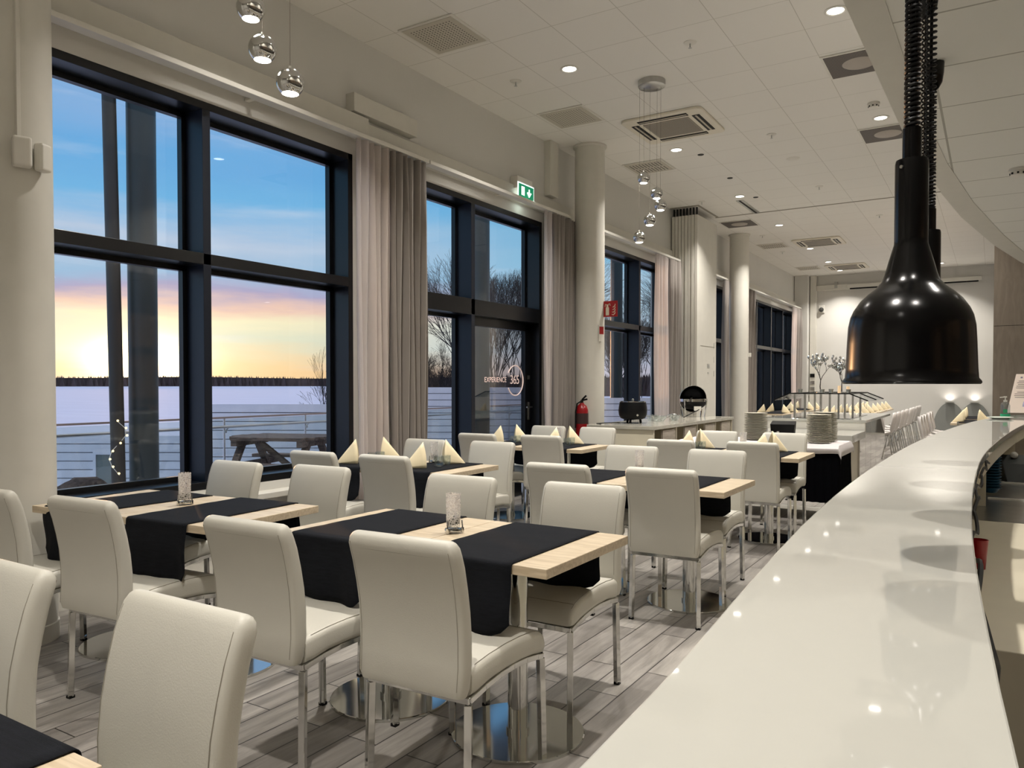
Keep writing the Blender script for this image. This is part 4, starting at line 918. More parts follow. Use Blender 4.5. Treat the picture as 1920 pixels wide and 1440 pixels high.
for k, (x, lab) in enumerate([(-.93, 'left'), (-.38, 'right')]):
    t = thing('uplight', 'wall uplight above a flat grey arch on the back wall, %s one' % lab, 'wall lamp', (x, YB-.012, 0), 0, 'wall uplights')
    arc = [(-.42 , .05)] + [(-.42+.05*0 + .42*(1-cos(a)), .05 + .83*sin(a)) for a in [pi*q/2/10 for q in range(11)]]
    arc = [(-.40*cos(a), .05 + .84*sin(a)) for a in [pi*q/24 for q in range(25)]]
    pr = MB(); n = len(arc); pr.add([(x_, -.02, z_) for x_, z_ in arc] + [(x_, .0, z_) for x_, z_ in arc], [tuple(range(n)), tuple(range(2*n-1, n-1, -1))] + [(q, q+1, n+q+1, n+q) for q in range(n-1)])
    pr.build('wall_arch', mat('arch_grey', (136, 138, 134), .6), t)  # grey arc below the lamp head, built as a thin flat panel
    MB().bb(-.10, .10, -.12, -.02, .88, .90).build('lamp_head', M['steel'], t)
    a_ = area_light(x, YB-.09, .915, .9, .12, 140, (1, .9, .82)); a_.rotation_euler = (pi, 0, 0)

# ================================================================ BUFFET BY THE WINDOW
bf = thing('buffet_counter', 'pale buffet counter with stone top and open shelves by the window', 'counter', (-3.52, 9.42, 0))
MB().bb(-.41, .41, -1.52, 1.5, .86, .90).build('stone_top', M['stone'], bf, bevel=.003)
MB().bb(-.39, .39, -1.50, -1.47, 0, .86).build('end_panel', M['cream'], bf)
MB().bb(-.39, .39, 1.46, 1.49, 0, .86).build('end_panel', M['cream'], bf)
MB().bb(-.39, -.35, -1.47, 1.46, 0, .86).build('back_panel', M['cream'], bf)
for y_ in (-.75, 0, .75): MB().bb(-.35, .38, y_-.012, y_+.012, .0, .86).build('divider', M['cream'], bf)
m_dr = wood_mat('ash_drawer', (196, 186, 172), (178, 168, 154), (1, 3, 16), .5)
for y_ in (-1.0, -.27, .5, 1.2): MB().bb(.36, .385, y_-.2, y_+.2, .60, .84).build('drawer_front', m_dr, bf, bevel=.002)
MB().bb(-.35, .38, -1.47, 1.46, .06, .09).build('bottom_shelf', M['cream'], bf)
kt = thing('soup_kettle', 'black electric soup kettle on the window buffet', 'kettle', (-3.62, 8.50, .901), radians(35))
MB().lathe([(0, .045), (.11, .045), (.145, .058), (.165, .10), (.170, .15), (.164, .20), (.156, .245), (.150, .25), (.0, .25)], 40, cap=False).build('body', M['dark'], kt, smooth=True)
MB().lathe([(.150, .248), (.150, .258), (.02, .268), (0, .268)], 40, cap=False).build('lid', M['chrome'], kt, smooth=True)
MB().sph((0, 0, .276), .014, 14, 8).build('knob', M['chrome'], kt, smooth=True)
for k in range(3): a = k*2*pi/3; MB().cyl((.095*cos(a), .095*sin(a), 0), (.09*cos(a), .09*sin(a), .05), .014, n=12).build('leg', M['dark'], kt)
MB().cyl((.02, -.158, .10), (.02, -.172, .098), .012, n=14).build('dial', M['steel'], kt)
tag(MB().tube([(-3.75, 8.42, .905), (-3.85, 8.35, .905), (-3.9, 8.1, .905), (-3.8, 8.0, .905)], .005, 6).build('power_cord', M['cord'], smooth=True), 'thin black cord running from the soup kettle', 'cord')
def chafing(x, y, z, rz):
    t = thing('chafing_dish', 'round chrome chafing dish with its roll-top lid open', 'chafing dish', (x, y, z), rz)
    MB().lathe([(0, .10), (.10, .11), (.155, .15), (.18, .20), (.185, .215), (.19, .215), (.19, .222), (.17, .222), (.165, .16), (0, .13)], 40, cap=False).build('pan', M['dark'], t, smooth=True)
    MB().lathe([(.187, .21), (.195, .213), (.195, .25), (.187, .253)], 40, cap=False).build('rim', M['chrome'], t, smooth=True)
    # open dome turned up behind: half sphere facing the camera
    R = Matrix.Rotation(radians(90), 3, 'X') @ Matrix.Rotation(0, 3, 'Z')
    d = MB(); prof = [(max(.185*cos(pi/2*k/10), 1e-5), .13*sin(pi/2*k/10)) for k in range(11)]
    R = Matrix.Rotation(radians(-80), 3, 'X'); d.lathe(prof, 40, (0, .03, .25), R, cap=False)
    d.build('lid', mat('dark_chrome', (.10, .10, .10), .15, 1), t, smooth=True, solid=.004)
    MB().tube([(0, .03, .25)] and [(.187*cos(a), .03 - .187*sin(a)*0.17, .25 + .187*sin(a)) for a in [2*pi*k/40 for k in range(40)]], .006, 8, closed=True).build('lid_rim', M['chrome'], t, smooth=True)
    for k in range(4):
        a = pi/4 + k*pi/2; MB().tube([(.19*cos(a), .19*sin(a), .235), (.215*cos(a), .215*sin(a), .22), (.205*cos(a), .205*sin(a), .10), (.185*cos(a), .185*sin(a), 0)], .011, 8).build('leg', M['chrome'], t, smooth=True)
    MB().bb(-.03, .07, -.2, -.19, .09, .15).build('label_card', M['white'], t)
    return t
chafing(-3.60, 10.62, .901, radians(30))
bwl = [(-3.45, 8.92, .09, 'stack of glass bowls beside the soup kettle, nearest'), (-3.62, 9.12, .085, 'glass bowl on the buffet behind the kettle'), (-3.38, 9.25, .07, 'small glass bowl with cutlery on the buffet')]
for k, (x, y, r, lab) in enumerate(bwl):
    o = MB().lathe([(0, 0), (r*.5, 0), (r*.8, .03), (r, .075), (r-.003, .075), (r*.77, .034), (r*.48, .006), (0, .006)], 28, cap=False).build('glass_bowl', M['cglass'], smooth=True); o.location = (x, y, .901); tag(o, lab, 'bowl', 'glass bowls on the buffet')
ORDS = ['lowest', 'second', 'third', 'fourth', 'fifth', 'sixth', 'seventh']
for k in range(7):
    a = random.uniform(-.6, .9); x, y = -3.46+random.uniform(-.13, .1), 9.52+random.uniform(-.2, .3); z = .91+.004*k
    o = MB().tube([(-.13, 0, 0), (0, 0, .012), (.08, 0, .02)], .004, 6).sph((.10, 0, .024), .028, 12, 6, .3).build('serving_spoon', M['steel'], smooth=True)
    o.location = (x, y, z + .005); o.rotation_euler = (0, -.12, a+pi/2); tag(o, 'steel serving spoon in the buffet heap, %s from the bottom' % ORDS[k], 'spoon', 'serving spoons on the buffet')
o = MB().tube([(-.16, 0, 0), (0, 0, .05), (.16, 0, .10)], .006, 6).build('ladle', M['dark'], smooth=True); o.location = (-3.45, 10.1, .915); o.rotation_euler = (0, 0, 1.2); tag(o, 'black handled ladle leaning toward the chafing dish', 'ladle')

# ================================================================ BLACK-SKIRTED TABLE
sk = thing('skirted_table', 'table with white cloth and pleated black skirt', 'table', (-2.08, 8.45, 0))
MB().bb(-.80, .80, -.38, .38, .72, .75).build('tabletop', M['white'], sk)
n = 170; vs = []; per = [(-.81, -.39), (.81, -.39), (.81, .39), (-.81, .39)]; path = []
def along(t):
    Ls = [1.62, .78, 1.62, .78]; tot = sum(Ls); d = (t % 1)*tot
    for i, l in enumerate(Ls):
        if d <= l: a, b = per[i], per[(i+1) % 4]; u = d/l; nn = [(0, -1), (1, 0), (0, 1), (-1, 0)][i]; return a[0]+(b[0]-a[0])*u, a[1]+(b[1]-a[1])*u, nn
        d -= l
    return per[0][0], per[0][1], (0, -1)
N_ = 360; ring0, ring1 = [], []
for i in range(N_):
    x, y, nn = along(i/N_); w_ = .012*sin(i*2*pi/6)
    ring0.append((x, y, .735)); ring1.append((x+nn[0]*(w_+.012), y+nn[1]*(w_+.012), .19))
MB().add(ring0+ring1, [(i, (i+1) % N_, N_+(i+1) % N_, N_+i) for i in range(N_)]).build('skirt', M['skirt'], sk, smooth=True)
MB().bb(-.78, .78, -.40, -.36, .10, .14).bb(-.78, .78, .36, .40, .10, .14).build('base_rail', M['white'], sk, bevel=.005)
for x_ in (-.7, .7):
    for y_ in (-.34, .34): MB().bb(x_-.02, x_+.02, y_-.02, y_+.02, 0, .72).build('leg', M['steel'], sk)
# cloth with pointed corners
cv = []; nx, ny = 40, 22
for j in range(ny+1):
    for i in range(nx+1):
        x = -.90 + 1.80*i/nx; y = -.46 + .92*j/ny; over = max(abs(x)-.81, 0) + max(abs(y)-.39, 0)
        z = .757 if over == 0 else .757 - over*1.15
        cx_ = max(-.835, min(.835, x)); cy_ = max(-.412, min(.412, y))
        if over: z -= .012*sin(x*14)*over*6
        cv.append((cx_, cy_, z))
MB().add(cv, [(j*(nx+1)+i, j*(nx+1)+i+1, (j+1)*(nx+1)+i+1, (j+1)*(nx+1)+i) for j in range(ny) for i in range(nx)]).build('cloth', M['cloth'], sk, smooth=True, solid=.003)
pl0 = MB().lathe([(0, 0), (.06, 0), (.078, .003), (.116, .011), (.121, .0135), (.121, .0165), (.115, .0145), (.074, .0075), (0, .005)], 40, cap=False).build('dinner_plate', M['plate'], smooth=True)
pf = True
ORD = 'first second third fourth fifth sixth seventh eighth ninth tenth eleventh twelfth thirteenth fourteenth fifteenth sixteenth seventeenth eighteenth nineteenth twentieth twenty-first twenty-second'.split()
for sx, sy, cnt, lab in ((-2.17, 8.45, 20, 'left stack on the skirted table'), (-1.50, 8.32, 20, 'right stack on the skirted table'), (-1.49, 8.60, 21, 'stack behind the right one')):
    for k in range(cnt):
        o = pl0 if pf else pl0.copy()
        if not pf: C.objects.link(o)
        pf = False; o.location = (sx+random.uniform(-.004, .004), sy, .760+k*.0145)
        w_ = 'topmost' if k == cnt-1 else ('lowest' if k == 0 else 'in the middle of')
        tag(o, 'grey-white dinner plate, %s of the %s' % (w_ if k in (0, cnt-1) else '%s from the bottom' % ORD[k], lab), 'plate', 'dinner plates, ' + lab)
bx = thing('caddy', 'black napkin caddy between the plate stacks', 'caddy', (-1.92, 8.62, .760), .1)
MB().add([(-.11, -.08, 0), (.11, -.08, 0), (.11, .08, 0), (-.11, .08, 0), (-.125, -.09, .17), (.125, -.09, .17), (.125, .09, .20), (-.125, .09, .20)], [(0, 3, 2, 1), (0, 1, 5, 4), (1, 2, 6, 5), (2, 3, 7, 6), (3, 0, 4, 7), (4, 5, 6, 7)]).build('box', M['dark'], bx, bevel=.004)
for k in range(2):
    o = MB().lathe([(0, 0), (.02, 0), (.024, .07), (.012, .085), (.014, .10), (0, .102)], 16, cap=False).build('shaker', M['steel'], smooth=True); o.location = (-2.0+.07*k, 8.42, .760); tag(o, 'small metal shaker in front of the black caddy, %s' % ('left', 'right')[k], 'shaker', 'shakers by the caddy')

# ================================================================ WHITE BUFFET ISLAND
isl = thing('buffet_island', 'glossy white stepped buffet island with mirror-like side', 'buffet island', (0, 0, 0))
MB().bb(-2.9, -1.52, 10.66, 11.9, .60, .70).build('tray_shelf', M['counter'], isl, bevel=.004)
MB().bb(-2.8, -1.62, 11.15, 11.9, .02, .60).build('drawer_unit', M['cream'], isl, bevel=.003)
MB().bb(-1.74, -1.64, 11.135, 11.15, .30, .312).build('drawer_handle', M['white'], isl)
MB().bb(-2.9, -1.51, 11.9, 14.9, .81, .85).build('island_top', M['counter'], isl, bevel=.004)
MB().bb(-2.88, -1.53, 11.91, 12.0, .60, .81).build('front_fascia', M['white'], isl)
for k in range(5): MB().bb(-2.86, -1.60, 11.93+k*.6, 11.925+(k+1)*.6-.004, .03, .805).build('side_panel', M['gloss'], isl)
MB().bb(-2.55, -1.75, 12.1, 13.9, .851, .856).build('hot_plate', mat('hot_glass', (60, 60, 58), .08), isl)
sn = thing('sneeze_guard', 'glass sneeze guard on steel posts over the buffet island', 'sneeze guard', (-2.1, 12.9, .852))
for y_ in (-.85, -.1, .7):
    for x_ in (-.42, -.05, .28): MB().bar((x_, y_, 0), (x_, y_, .36), .028).build('post', M['steel'], sn)
MB().bb(-.48, .36, -.95, .9, .362, .372).build('glass_shelf', M['cglass'], sn)
for sx, x0, x1 in ((-1, -.48, -.70), (1, .36, .60)):
    MB().add([(x0, -.95, .37), (x0, .9, .37), (x1, .9, .27), (x1, -.95, .27), (x0, -.95, .362), (x0, .9, .362), (x1, .9, .262), (x1, -.95, .262)], [(0, 1, 2, 3), (7, 6, 5, 4), (0, 4, 5, 1), (1, 5, 6, 2), (2, 6, 7, 3), (3, 7, 4, 0)]).build('slanted_glass', M['cglass'], sn)
fr = MB().bar((-.48, -.95, .372), (.36, -.95, .372), .016).bar((-.48, .9, .372), (.36, .9, .372), .016).bar((.36, -.95, .37), (.60, -.95, .27), .016).bar((-.48, -.95, .37), (-.70, -.95, .27), .016).bar((.36, .0, .37), (.60, .0, .27), .016).bar((.36, .9, .37), (.60, .9, .27), .016).bar((.36, -.95, .372), (.36, .9, .372), .012).bar((-.48, -.95, .372), (-.48, .9, .372), .012)
fr.build('frame', M['dark'], sn)
# silver wire tree decoration + candles on the guard
def wire_tree(name, loc, h, seed, lab):
    rnd = random.Random(seed); t = thing(name, lab, 'decoration', loc)
    br = MB(); lf = MB(); tips = []
    def grow(p, d, L_, r, dep):
        q = p + d*L_; br.tube([p, (p+q)/2 + Vector((rnd.uniform(-1, 1), rnd.uniform(-1, 1), 0))*L_*.06, q], r, 6, rs=[r, r*.85, r*.7])
        if dep == 0: tips.append(q); return
        for _ in range(rnd.choice((2, 3))):
            dd = (d + Vector((rnd.uniform(-.9, .9), rnd.uniform(-.9, .9), rnd.uniform(-.15, .6)))).normalized(); grow(q, dd, L_*rnd.uniform(.6, .85), r*.65, dep-1)
        if dep < 3: tips.append(q)
    grow(Vector((0, 0, 0)), Vector((0, 0, 1)), h*.26, .010, 4)
    for q in tips:
        a = rnd.uniform(0, 2*pi); lf.sph(q + Vector((0, 0, .012)), .016, 8, 6, 1.5)
    br.build('branches', mat('dark_wire', (60, 56, 52), .4, .6), t, smooth=True); lf.build('leaves', M['chrome'], t, smooth=True)
    MB().lathe([(0, -.0), (.06, 0), (.06, .008), (.012, .016), (0, .016)], 24, cap=False).build('base', M['steel'], t, smooth=True)
wire_tree('wire_tree', (-2.28, 12.75, 1.226), .76, 4, 'silver wire tree with leaf-like drops on the left of the buffet guard')
wire_tree('wire_tree', (-2.05, 13.25, 1.226), .64, 11, 'silver wire tree partly behind the heat lamp on the buffet guard')
m_wax = mat('ivory_wax', (240, 214, 176), .5, emit=(1, .6, .3), es=.25)
for k, (x, y, h, lab) in enumerate([(-1.93, 12.25, .11, 'taller ivory pillar candle on the buffet guard'), (-1.83, 12.4, .10, 'shorter ivory pillar candle next to the heat lamp edge')]):
    o = MB().lathe([(0, 0), (.022, 0), (.022, h), (0, h)], 20, cap=False).build('pillar_candle', m_wax, smooth=True); o.location = (x, y, 1.226); tag(o, lab, 'candle', 'candles on the buffet guard')
for k, (x, y, lab) in enumerate([(-2.47, 12.2, 'leftmost'), (-2.15, 12.15, 'second'), (-2.06, 12.35, 'third'), (-1.78, 12.1, 'rightmost')]):
    o = MB().lathe([(0, 0), (.026, 0), (.036, .06), (.034, .06), (.024, .004), (0, .004)], 16, cap=False).build('tea_cup', M['steel'], smooth=True); o.location = (x, y, 1.226); tag(o, 'small metal cup on the buffet guard, %s from the left' % lab, 'cup', 'cups on the buffet guard')

# ================================================================ FAR TABLES
ft = None
def far_table(x, y, lab, w=.7, l=1.4):
    global ft
    t = thing('far_table', lab, 'table', (x, y, 0), 0, 'distant set tables')
    MB().bb(-w/2, w/2, -l/2, l/2, .715, .75).build('tabletop', M['table'], t, bevel=.002)
    MB().bb(-w/2+.1, w/2-.1, -l/2-.002, l/2+.002, .7505, .754).build('runner', M['runner'], t)
    for s_2 in (-1, 1): MB().lathe([(.24, 0), (.24, .01), (.035, .022), (.035, .714)], 28, (0, s_2*.38, 0)).build('pedestal', M['chrome'], t, smooth=True)
for k, (x, y) in enumerate([(-2.45, 15.9), (-2.45, 17.5), (-2.45, 19.1), (-2.45, 20.7), (-3.9, 17.0), (-3.9, 19.6)]):
    far_table(x, y, 'distant oak table in the far hall, %s' % ['nearest of the row behind the island', 'second of the row behind the island', 'third of the row behind the island', 'last of the row behind the island', 'nearer one by the dark window', 'farther one by the dark window'][k])
far_table(-.29, 14.6, 'distant set table beside the taupe panel wall, nearer', .54); far_table(-.29, 16.3, 'distant set table beside the taupe panel wall, farther', .54)
def shell_chair(x, y, rz, lab, grp, H=.0):
    t = thing('shell_chair', lab, 'chair', (x, y, 0), rz, grp)
    zs = [(.20, .455), (.1, .44), (-.08, .445), (-.17, .47), (-.205, .54), (-.225, .64), (-.245, .74), (-.25, .80), (-.25, .84)]; ws_ = [.36, .40, .42, .42, .41, .41, .40, .36, .24]
    vs = []; n = 10
    for (y_, z_), w_ in zip(zs, ws_):
        for i in range(n+1): u = i/n*2-1; vs.append((u*w_/2, y_ + (.05*u*u if z_ > .5 else 0), z_ + (.03*u*u if z_ < .5 else 0) + H))
    MB().add(vs, [(j*(n+1)+i, j*(n+1)+i+1, (j+1)*(n+1)+i+1, (j+1)*(n+1)+i) for j in range(len(zs)-1) for i in range(n)]).build('shell', mat('pale_shell', (205, 200, 196), .3) if 'pale_shell' not in bpy.data.materials else bpy.data.materials['pale_shell'], t, smooth=True, solid=.012)
    for sx in (-1, 1):
        for sy in (-1, 1): MB().cyl((sx*.14, sy*.13, .43+H), (sx*.21, sy*.21, 0), .011, n=8).build('leg', M['steel'], t)
    MB().tube([(.14, .13, .43+H), (.14, -.13, .43+H), (-.14, -.13, .43+H), (-.14, .13, .43+H)], .010, 6, closed=True).build('seat_frame', M['steel'], t)
    return t
sc = shell_chair(-1.72, 15.55, radians(90), 'pale shell chair with steel legs, nearest beside the far row', 'shell chairs along the far row')
KIDS[sc.name] = [c for c in bpy.data.objects if c.parent == sc]
for k, y in enumerate((16.25, 17.1, 17.85, 18.8, 19.5, 20.4, 21.1)):
    dup(sc, (-1.72, y, 0), radians(90), 'pale shell chair with steel legs, %s along the far row' % ['second', 'third', 'fourth', 'fifth', 'sixth', 'seventh', 'last'][k], 'shell chairs along the far row')
for k, y in enumerate((13.9, 14.45, 15.0, 15.9, 16.5)):
    dup(sc, (-.76, y, 0), radians(-90), 'pale curved shell chair beyond the bar end, %s of five' % ['nearest', 'second', 'third', 'fourth', 'last'][k], 'shell chairs beyond the bar end')
NP = []
for ty in (15.9, 17.5, 19.1, 20.7):
    for dy in (-.38, .38):
        for dx, rz in ((-.2, -pi/2), (.2, pi/2)): NP.append((-2.45+dx, ty+dy, rz))
for k, (x, y, rz) in enumerate(NP): napkin(x, y, .756, rz, 'cream folded napkin, %s along the %s side of the distant row' % (ORD[k//2], ('left', 'right')[k % 2]), 'napkins on the distant row')
for k, (dx, y, rz) in enumerate(((-.40, 14.2, -pi/2), (-.40, 14.9, -pi/2), (-.40, 15.9, -pi/2), (-.40, 16.6, -pi/2), (-.18, 14.25, pi/2), (-.18, 14.95, pi/2))):
    napkin(dx, y, .756, rz, 'cream napkin beyond the bar end, %s' % ('first on the left side', 'second on the left side', 'third on the left side', 'fourth on the left side', 'first on the right side', 'second on the right side')[k], 'napkins beyond the bar end')
for tx, ty in ((-3.9, 17.0), (-3.9, 19.6)):
    for dy in (-.38, .38):
        for dx in (-.2, .2): napkin(tx+dx, ty+dy, .756, pi/2 if dx > 0 else -pi/2, 'cream napkin on the %s table by the dark window, %s %s place' % ('nearer' if ty < 18 else 'farther', 'near' if dy < 0 else 'far', 'left' if dx < 0 else 'right'), 'napkins by the dark window')
rk = thing('wire_rack', 'low metal wire rack beyond the bar end', 'rack', (.0, 13.0, 0))
rk.location = (-.12, 12.72, 0)
for z in (.62, .70, .78): MB().bar((-.3, 0, z), (.12, 0, z), .012).bar((-.3, .2, z), (.12, .2, z), .012).build('shelf', M['steel'], rk)
for x_ in (-.3, .12): MB().bar((x_, 0, 0), (x_, 0, .82), .016).bar((x_, .2, 0), (x_, .2, .82), .016).build('post', M['steel'], rk)

# ================================================================ OUTSIDE
GZ = -2.6
struct(MB().bb(-3000, -5.3, -2500, 3500, GZ-.2, GZ).build('snow_ground', M['snow']))
struct(MB().bb(-9.4, -5.06, -4, 26, -.25, -.10).build('terrace_deck', mat('snowy_deck', (190, 192, 204), .9)))
# far shore: dense line of conifers nobody could count
mb = MB(); rnd = random.Random(5)
sunaz = math.atan2(.594, -.937)
for k in range(2600):
    az = radians(rnd.uniform(88, 172)); d = 1380 + rnd.uniform(0, 90); x, y = d*cos(az), d*sin(az)
    h = 16 + rnd.uniform(-2, 3) + 1.2*sin(az*23); r = rnd.uniform(3, 5)
    mb.add([(x+r, y, GZ), (x, y+r, GZ), (x-r, y, GZ), (x, y-r, GZ), (x, y, GZ+h)], [(0, 1, 4), (1, 2, 4), (2, 3, 4), (3, 0, 4)])
prev = None
for k in range(141):
    az = radians(86 + 88*k/140); d = 1440; hgt = 15+1.2*sin(az*23)
    p = (d*cos(az), d*sin(az)); q = (1475*cos(az), 1475*sin(az))
    if prev: mb.add([(prev[0][0], prev[0][1], GZ), (p[0], p[1], GZ), (p[0], p[1], GZ+hgt), (prev[0][0], prev[0][1], GZ+hgt), (prev[1][0], prev[1][1], GZ), (q[0], q[1], GZ), (q[0], q[1], GZ+hgt), (prev[1][0], prev[1][1], GZ+hgt)], [(0, 1, 2, 3), (4, 7, 6, 5), (3, 2, 6, 7)])
    prev = (p, q)
tag(mb.build('far_shore_forest', M['forest']), 'dark forest line on the far shore of the snowy lake', 'forest', kind='stuff')
mb = MB()
for k in range(1500):
    az = radians(rnd.uniform(92, 128)); d = 250 + rnd.uniform(0, 45); x, y = d*cos(az), d*sin(az); h = 6.6+rnd.uniform(-1.2, 1.2); r = rnd.uniform(.9, 1.8)
    mb.add([(x+r, y, GZ), (x, y+r, GZ), (x-r, y, GZ), (x, y-r, GZ), (x+r*.5, y, GZ+h*.7), (x, y, GZ+h)], [(0, 1, 5), (1, 2, 5), (2, 3, 5), (3, 0, 5)])
tag(mb.build('near_shore_thicket', M['forest']), 'dark thicket behind the fence at the right of the terrace', 'forest', kind='stuff')

# bare trees
def tree_mesh(seed, h, spread, depth, r0, droop=0, multi=1, m=None, nk=(2, 3)):
    rnd = random.Random(seed); mb = MB()
    def grow(p, d, L_, r, dep):
        pts = [p]; rs = [r]; q = p
        for k in range(2):
            d = (d + Vector((rnd.uniform(-1, 1), rnd.uniform(-1, 1), rnd.uniform(-.4, .5) - droop*(depth-dep)*.12))*.16).normalized(); q = q + d*L_/2; pts.append(q); rs.append(r*(1-.18*(k+1)))
        mb.tube(pts, r, 4 if dep > 2 else 3, rs=[max(q_, .0075) for q_ in rs])
        if dep == 0: return
        for k in range(rnd.choice(nk)):
            a = rnd.uniform(0, 2*pi); s_a = rnd.uniform(.35, 1.0)*spread
            o1 = d.orthogonal().normalized(); o2 = d.cross(o1); dd = (d + (o1*cos(a) + o2*sin(a))*s_a).normalized(); grow(q, dd, L_*rnd.uniform(.66, .88), r*.62, dep-1)
        if dep > 1: grow(q, (d + Vector((0, 0, .3))).normalized(), L_*.85, r*.72, dep-1)
    for k in range(multi):
        grow(Vector((rnd.uniform(-.2, .2)*multi*.3, rnd.uniform(-.2, .2)*multi*.3, 0)), Vector((rnd.uniform(-.3, .3)*(multi > 1), rnd.uniform(-.3, .3)*(multi > 1), 1)).normalized(), h*.24, r0, depth)
    return mb
def pix(px, d):   # point on the ground in the direction of a view angle, d metres ahead
    u = (px-960)/1442; yw = radians(32); return d*(-sin(yw)+u*cos(yw)), d*(cos(yw)+u*sin(yw))
tA = tree_mesh(3, 9.5, .75, 7, .11, nk=(2, 2, 3)).build('bare_tree', M['bark']); tB = tree_mesh(8, 14, .42, 7, .10, droop=.5, nk=(2, 2)).build('birch_tree', M['twig']); tC = tree_mesh(15, 13, .5, 6, .09, droop=.4, nk=(2, 3)).build('birch_tree', M['bark']); tE = tree_mesh(27, 14, .30, 7, .12, nk=(2, 2)).build('birch_tree', M['twig']); tD = tree_mesh(21, 3.6, .5, 5, .03, multi=5, nk=(1, 2)).build('bare_shrub', M['bark'])
bpy.data.objects.remove  # keep
TR = [(tA, 830, 60, .68, 0, 'round bare tree seen through the pane left of the terrace door', 'bare_tree'), (tA, 785, 66, .55, 2, 'small bare tree half hidden by the grey curtain', 'bare_tree'),
      (tB, 905, 56, .88, 0, 'tall birch leftmost behind the terrace door glass', ''), (tB, 932, 64, .9, 1.1, 'tall birch in the middle of the door glass group', ''), (tC, 958, 58, .9, 2.0, 'tall dark birch right of centre behind the door glass', ''), (tB, 985, 60, .95, 3.1, 'tall birch at the right of the door glass group', ''), (tC, 1002, 66, .95, .5, 'birch hidden behind the door edge', ''), (tB, 922, 66, .85, 2.6, 'slim birch among the trees behind the door glass', ''), (tE, 942, 70, .9, 1.6, 'upright birch in the dense middle of the door glass group', ''), (tE, 968, 62, .85, 4.6, 'upright birch near the lettering on the door glass', ''), (tE, 912, 60, .8, 3.6, 'upright birch beside the door frame', ''), (tE, 1180, 66, .62, 0.4, 'upright birch in the left pane behind the buffet', ''), (tE, 1222, 60, .62, 5.2, 'upright birch in the right pane behind the buffet', ''), (tE, 1156, 72, .66, 2.2, 'distant upright birch past the outdoor post', ''),
      (tC, 1145, 56, .66, 1.0, 'birch at the left pane of the window behind the buffet', ''), (tB, 1168, 62, .7, 2.0, 'birch behind the outdoor post past the buffet window', ''), (tC, 1192, 60, .66, 3.0, 'birch in the middle of the window behind the buffet', ''), (tC, 1214, 52, .66, 4.2, 'dense birch in the right pane behind the buffet', ''), (tB, 1236, 58, .72, 5.0, 'birch behind the pink-lit sheer curtain', ''), (tB, 1352, 60, .9, .7, 'birch in the narrow window past the partition', ''),
      (tD, 606, 55, 1.0, 0, 'small bare shrub and sapling at the right of the sunset window', 'bare_shrub')]
used = set()
for src, px_, d, s, rz, lab, nm in TR:
    o = src if src.name not in used else src.copy()
    if src.name in used: C.objects.link(o)
    used.add(src.name); x, y = pix(px_, d); o.location = (x, y, GZ if src is not tD else GZ+.6); o.scale = (s, s, s); o.rotation_euler = (0, 0, rz); tag(o, lab, 'tree', 'bare winter trees')
x, y = pix(604, 62); o = tree_mesh(33, 7.2, .22, 5, .05, nk=(1, 2)).build('bare_sapling', M['bark']); o.location = (x, y, GZ+.0); tag(o, 'thin bare sapling rising above the lake at the right of the sunset window', 'tree')

# terrace fences: white horizontal boards
def fence(n0, d, px0, px1, ztop, zb, name, lab, cat, win=None):
    (xa, ya), (xb_, yb_) = pix(px0, d), pix(px1, d); a = Vector((xa, ya, 0)); b = Vector((xb_, yb_, 0)); L_ = (b-a).length; ang = math.atan2(yb_-ya, xb_-xa)
    t = thing(name, lab, cat, ((xa+xb_)/2, (ya+yb_)/2, zb), ang)
    h = ztop-zb; k = int(h/.155); bd = MB()
    for i in range(k): bd.bb(-L_/2, L_/2, -.02, .006, i*h/k+.016, (i+1)*h/k)
    bd.build('boards', m_fence, t)
    MB().bb(-L_/2, L_/2, .008, .02, 0, h-.01).build('backing', mat('board_gap', (120, 118, 128), .9), t)
    ps = MB()
    for i in range(int(L_/1.5)+1): ps.bb(-L_/2+i*1.5, -L_/2+i*1.5+.08, .021, .09, 0, h)
    ps.build('posts', m_fence, t)
    return t, L_, h
m_fence = mat('white_painted_boards', (240, 236, 242), .85, var=.05, vscale=3)
t, L_, h = fence(0, 14, 60, 395, .42, -2.55, 'board_wall', 'lower white boarded wall beyond the glass railing, left pane', 'wall')
# its small window
wx = ((196-60)/(395-60)-.5)*L_
wz = 1.363 - (880-720)/1442*14 + 2.55
w_ = MB().bb(wx-.20, wx+.22, -.05, -.022, wz-.32, wz-.27).bb(wx-.20, wx+.22, -.05, -.022, wz+.27, wz+.32).bb(wx-.20, wx-.15, -.05, -.022, wz-.27, wz+.27).bb(wx+.17, wx+.22, -.05, -.022, wz-.27, wz+.27)
w_.build('window_frame', m_fence, t); MB().bb(wx-.15, wx+.17, -.032, -.0215, wz-.27, wz+.27).build('window_pane', mat('old_pane', (120, 126, 120), .3), t)
fence(1, 14, 396, 760, .995, -2.55, 'board_fence', 'middle white board fence behind the picnic table', 'fence')
fence(2, 19, 700, 1010, 1.28, -2.55, 'board_fence', 'taller white board fence beyond the terrace door', 'fence')
fence(3, 19, 1011, 1300, 1.02, -2.55, 'board_fence', 'white board fence beyond the buffet window', 'fence')

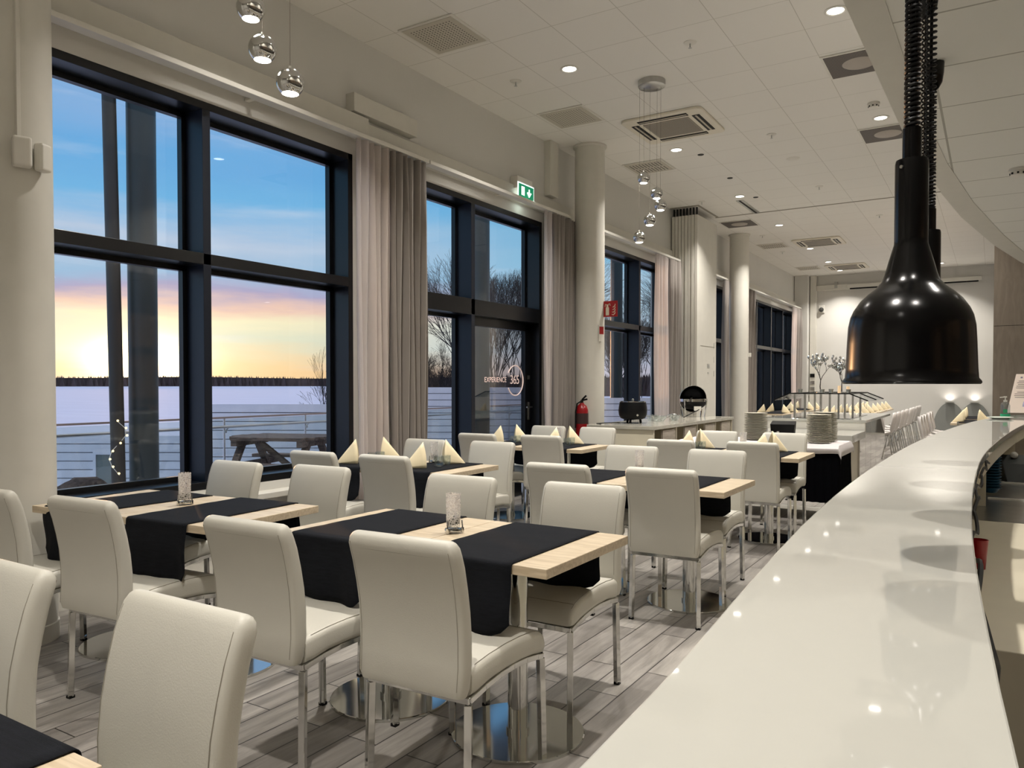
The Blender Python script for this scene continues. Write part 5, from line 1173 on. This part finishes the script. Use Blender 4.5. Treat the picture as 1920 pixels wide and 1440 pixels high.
# railing
rl = thing('glass_railing', 'glass terrace railing with steel handrails', 'railing', (-9.2, 0, -.10))
MB().cyl((.05, 0, .86), (.05, 25, .86), .021, n=14).build('handrail', M['steel'], rl, smooth=True)
MB().bb(-.02, .02, 0, 25, .975, 1.0).build('top_rail', mat('rail_wood', (170, 150, 140), .5), rl)
for k in range(17):
    y = 1.01 + 1.51*k
    MB().bar((0, y, 0), (0, y, .98), .022).build('post', M['steel'], rl)
    MB().cyl((0, y, .79), (.05, y+.06, .86), .008, n=8).sph((.03, y, .79), .022, 10, 6).build('clamp', M['steel'], rl)
    MB().bb(-.006, .006, y+.03, y+1.48, .08, .96).build('glass_panel', M['rglass'], rl)
# terrace columns
for k, (x, y, lab) in enumerate([(-8.46, 5.37, 'thick dark steel column outside the sunset window'), (-8.48, 12.45, 'dark terrace column seen through the terrace door'), (-8.48, 18.8, 'dark terrace column outside the buffet window')]):
    tag(MB().lathe([(.16, -.10), (.16, 6.0)], 36, (x, y, 0)).build('terrace_column', M['greycol'], smooth=True), lab, 'column', 'terrace columns')
tag(MB().cyl((-8.62, 5.07, 5.4), (-8.41, 5.03, -.10), .075, .075, 24).build('slanted_post', mat('brown_steel', (52, 48, 44), .5), smooth=True), 'slanted dark brown post left of the thick outdoor column', 'post')
MB
tag(MB().bb(-8.9, -8.0, 3, 26, 6.0, 6.2).build('canopy_beam', M['greycol']), 'dark canopy beam carried by the terrace columns', 'beam')
# string light on slanted post
pts = [(-8.36+.03*sin(k*1.3), 4.98+.10*sin(k*.9), .95-.085*k) for k in range(12)]
sl_ = thing('string_lights', 'tangled string lights hanging on the slanted outdoor post', 'string lights', (0, 0, 0))
MB().tube(pts, .004, 5).build('wire', M['white'], sl_)
m_bulb = mat('warm_bulb', (255, 220, 150), .5, emit=(1, .8, .4), es=2.0)
for k in range(0, 8): MB().sph(tuple(Vector(pts[k]) + Vector((.02, 0, 0))), .013, 10, 6).build('bulb', m_bulb, sl_)
# picnic table
pc = thing('picnic_table', 'weathered wooden picnic table on the terrace outside', 'picnic table', (-7.95, 6.95, -.10), radians(20))
for k in range(6):
    y = -.36+.145*k; l = [.50, .60, .66, .66, .60, .52][k]
    MB().bb(-l, l, y, y+.135, .735, .78).build('plank', M['weather'], pc, bevel=.006)
MB().bb(-.5, -.42, -.34, .46, .66, .735).bb(.42, .5, -.34, .46, .66, .735).build('cleat', M['weather'], pc)
for sx in (-.46, .46):
    MB().bar((sx, -.12, .70), (sx, -.62, 0), .09, .05).build('leg', M['weather'], pc); MB().bar((sx, .24, .70), (sx, .74, 0), .09, .05).build('leg', M['weather'], pc)
    MB().bb(sx-.03, sx+.03, -.72, .84, .36, .44).build('crossbeam', M['weather'], pc)
MB().bar((-.3, .06, .68), (.46, .06, .12), .05, .07).build('brace', M['weather'], pc)
for sy in (-.72, .68): MB().bb(-.75, .75, sy-.1, sy+.12, .44, .48).build('bench', M['weather'], pc, bevel=.005)
# rough log stool
blob('log_stool', (-6.22, 3.42, .26), (.30, .30, .36), M['fur'], 'dark rough stool standing on the terrace by the left column', 'stool', 5, 3, .12)
# dark outbuilding beyond the far windows
ob = thing('outbuilding', 'dark navy ribbed outbuilding filling the far windows', 'building', (0, 0, 0))
wl = MB().bb(-7.4, -5.0, 27.6, 42, -2.6, 6)
wl.build('walls', mat('dark_cladding', (18, 24, 34), .7), ob)
rb = MB()
for k in range(40): rb.bb(-7.46, -7.4, 27.7+k*.35, 27.87+k*.35, -2.6, 6)
for k in range(11): rb.bb(-7.35+k*.21, -7.25+k*.21, 27.54, 27.6, -2.6, 6)
rb.build('cladding_ribs', mat('dark_ribs', (24, 32, 44), .6), ob)
# remove unused prototypes' stray state
bpy.context.view_layer.update()
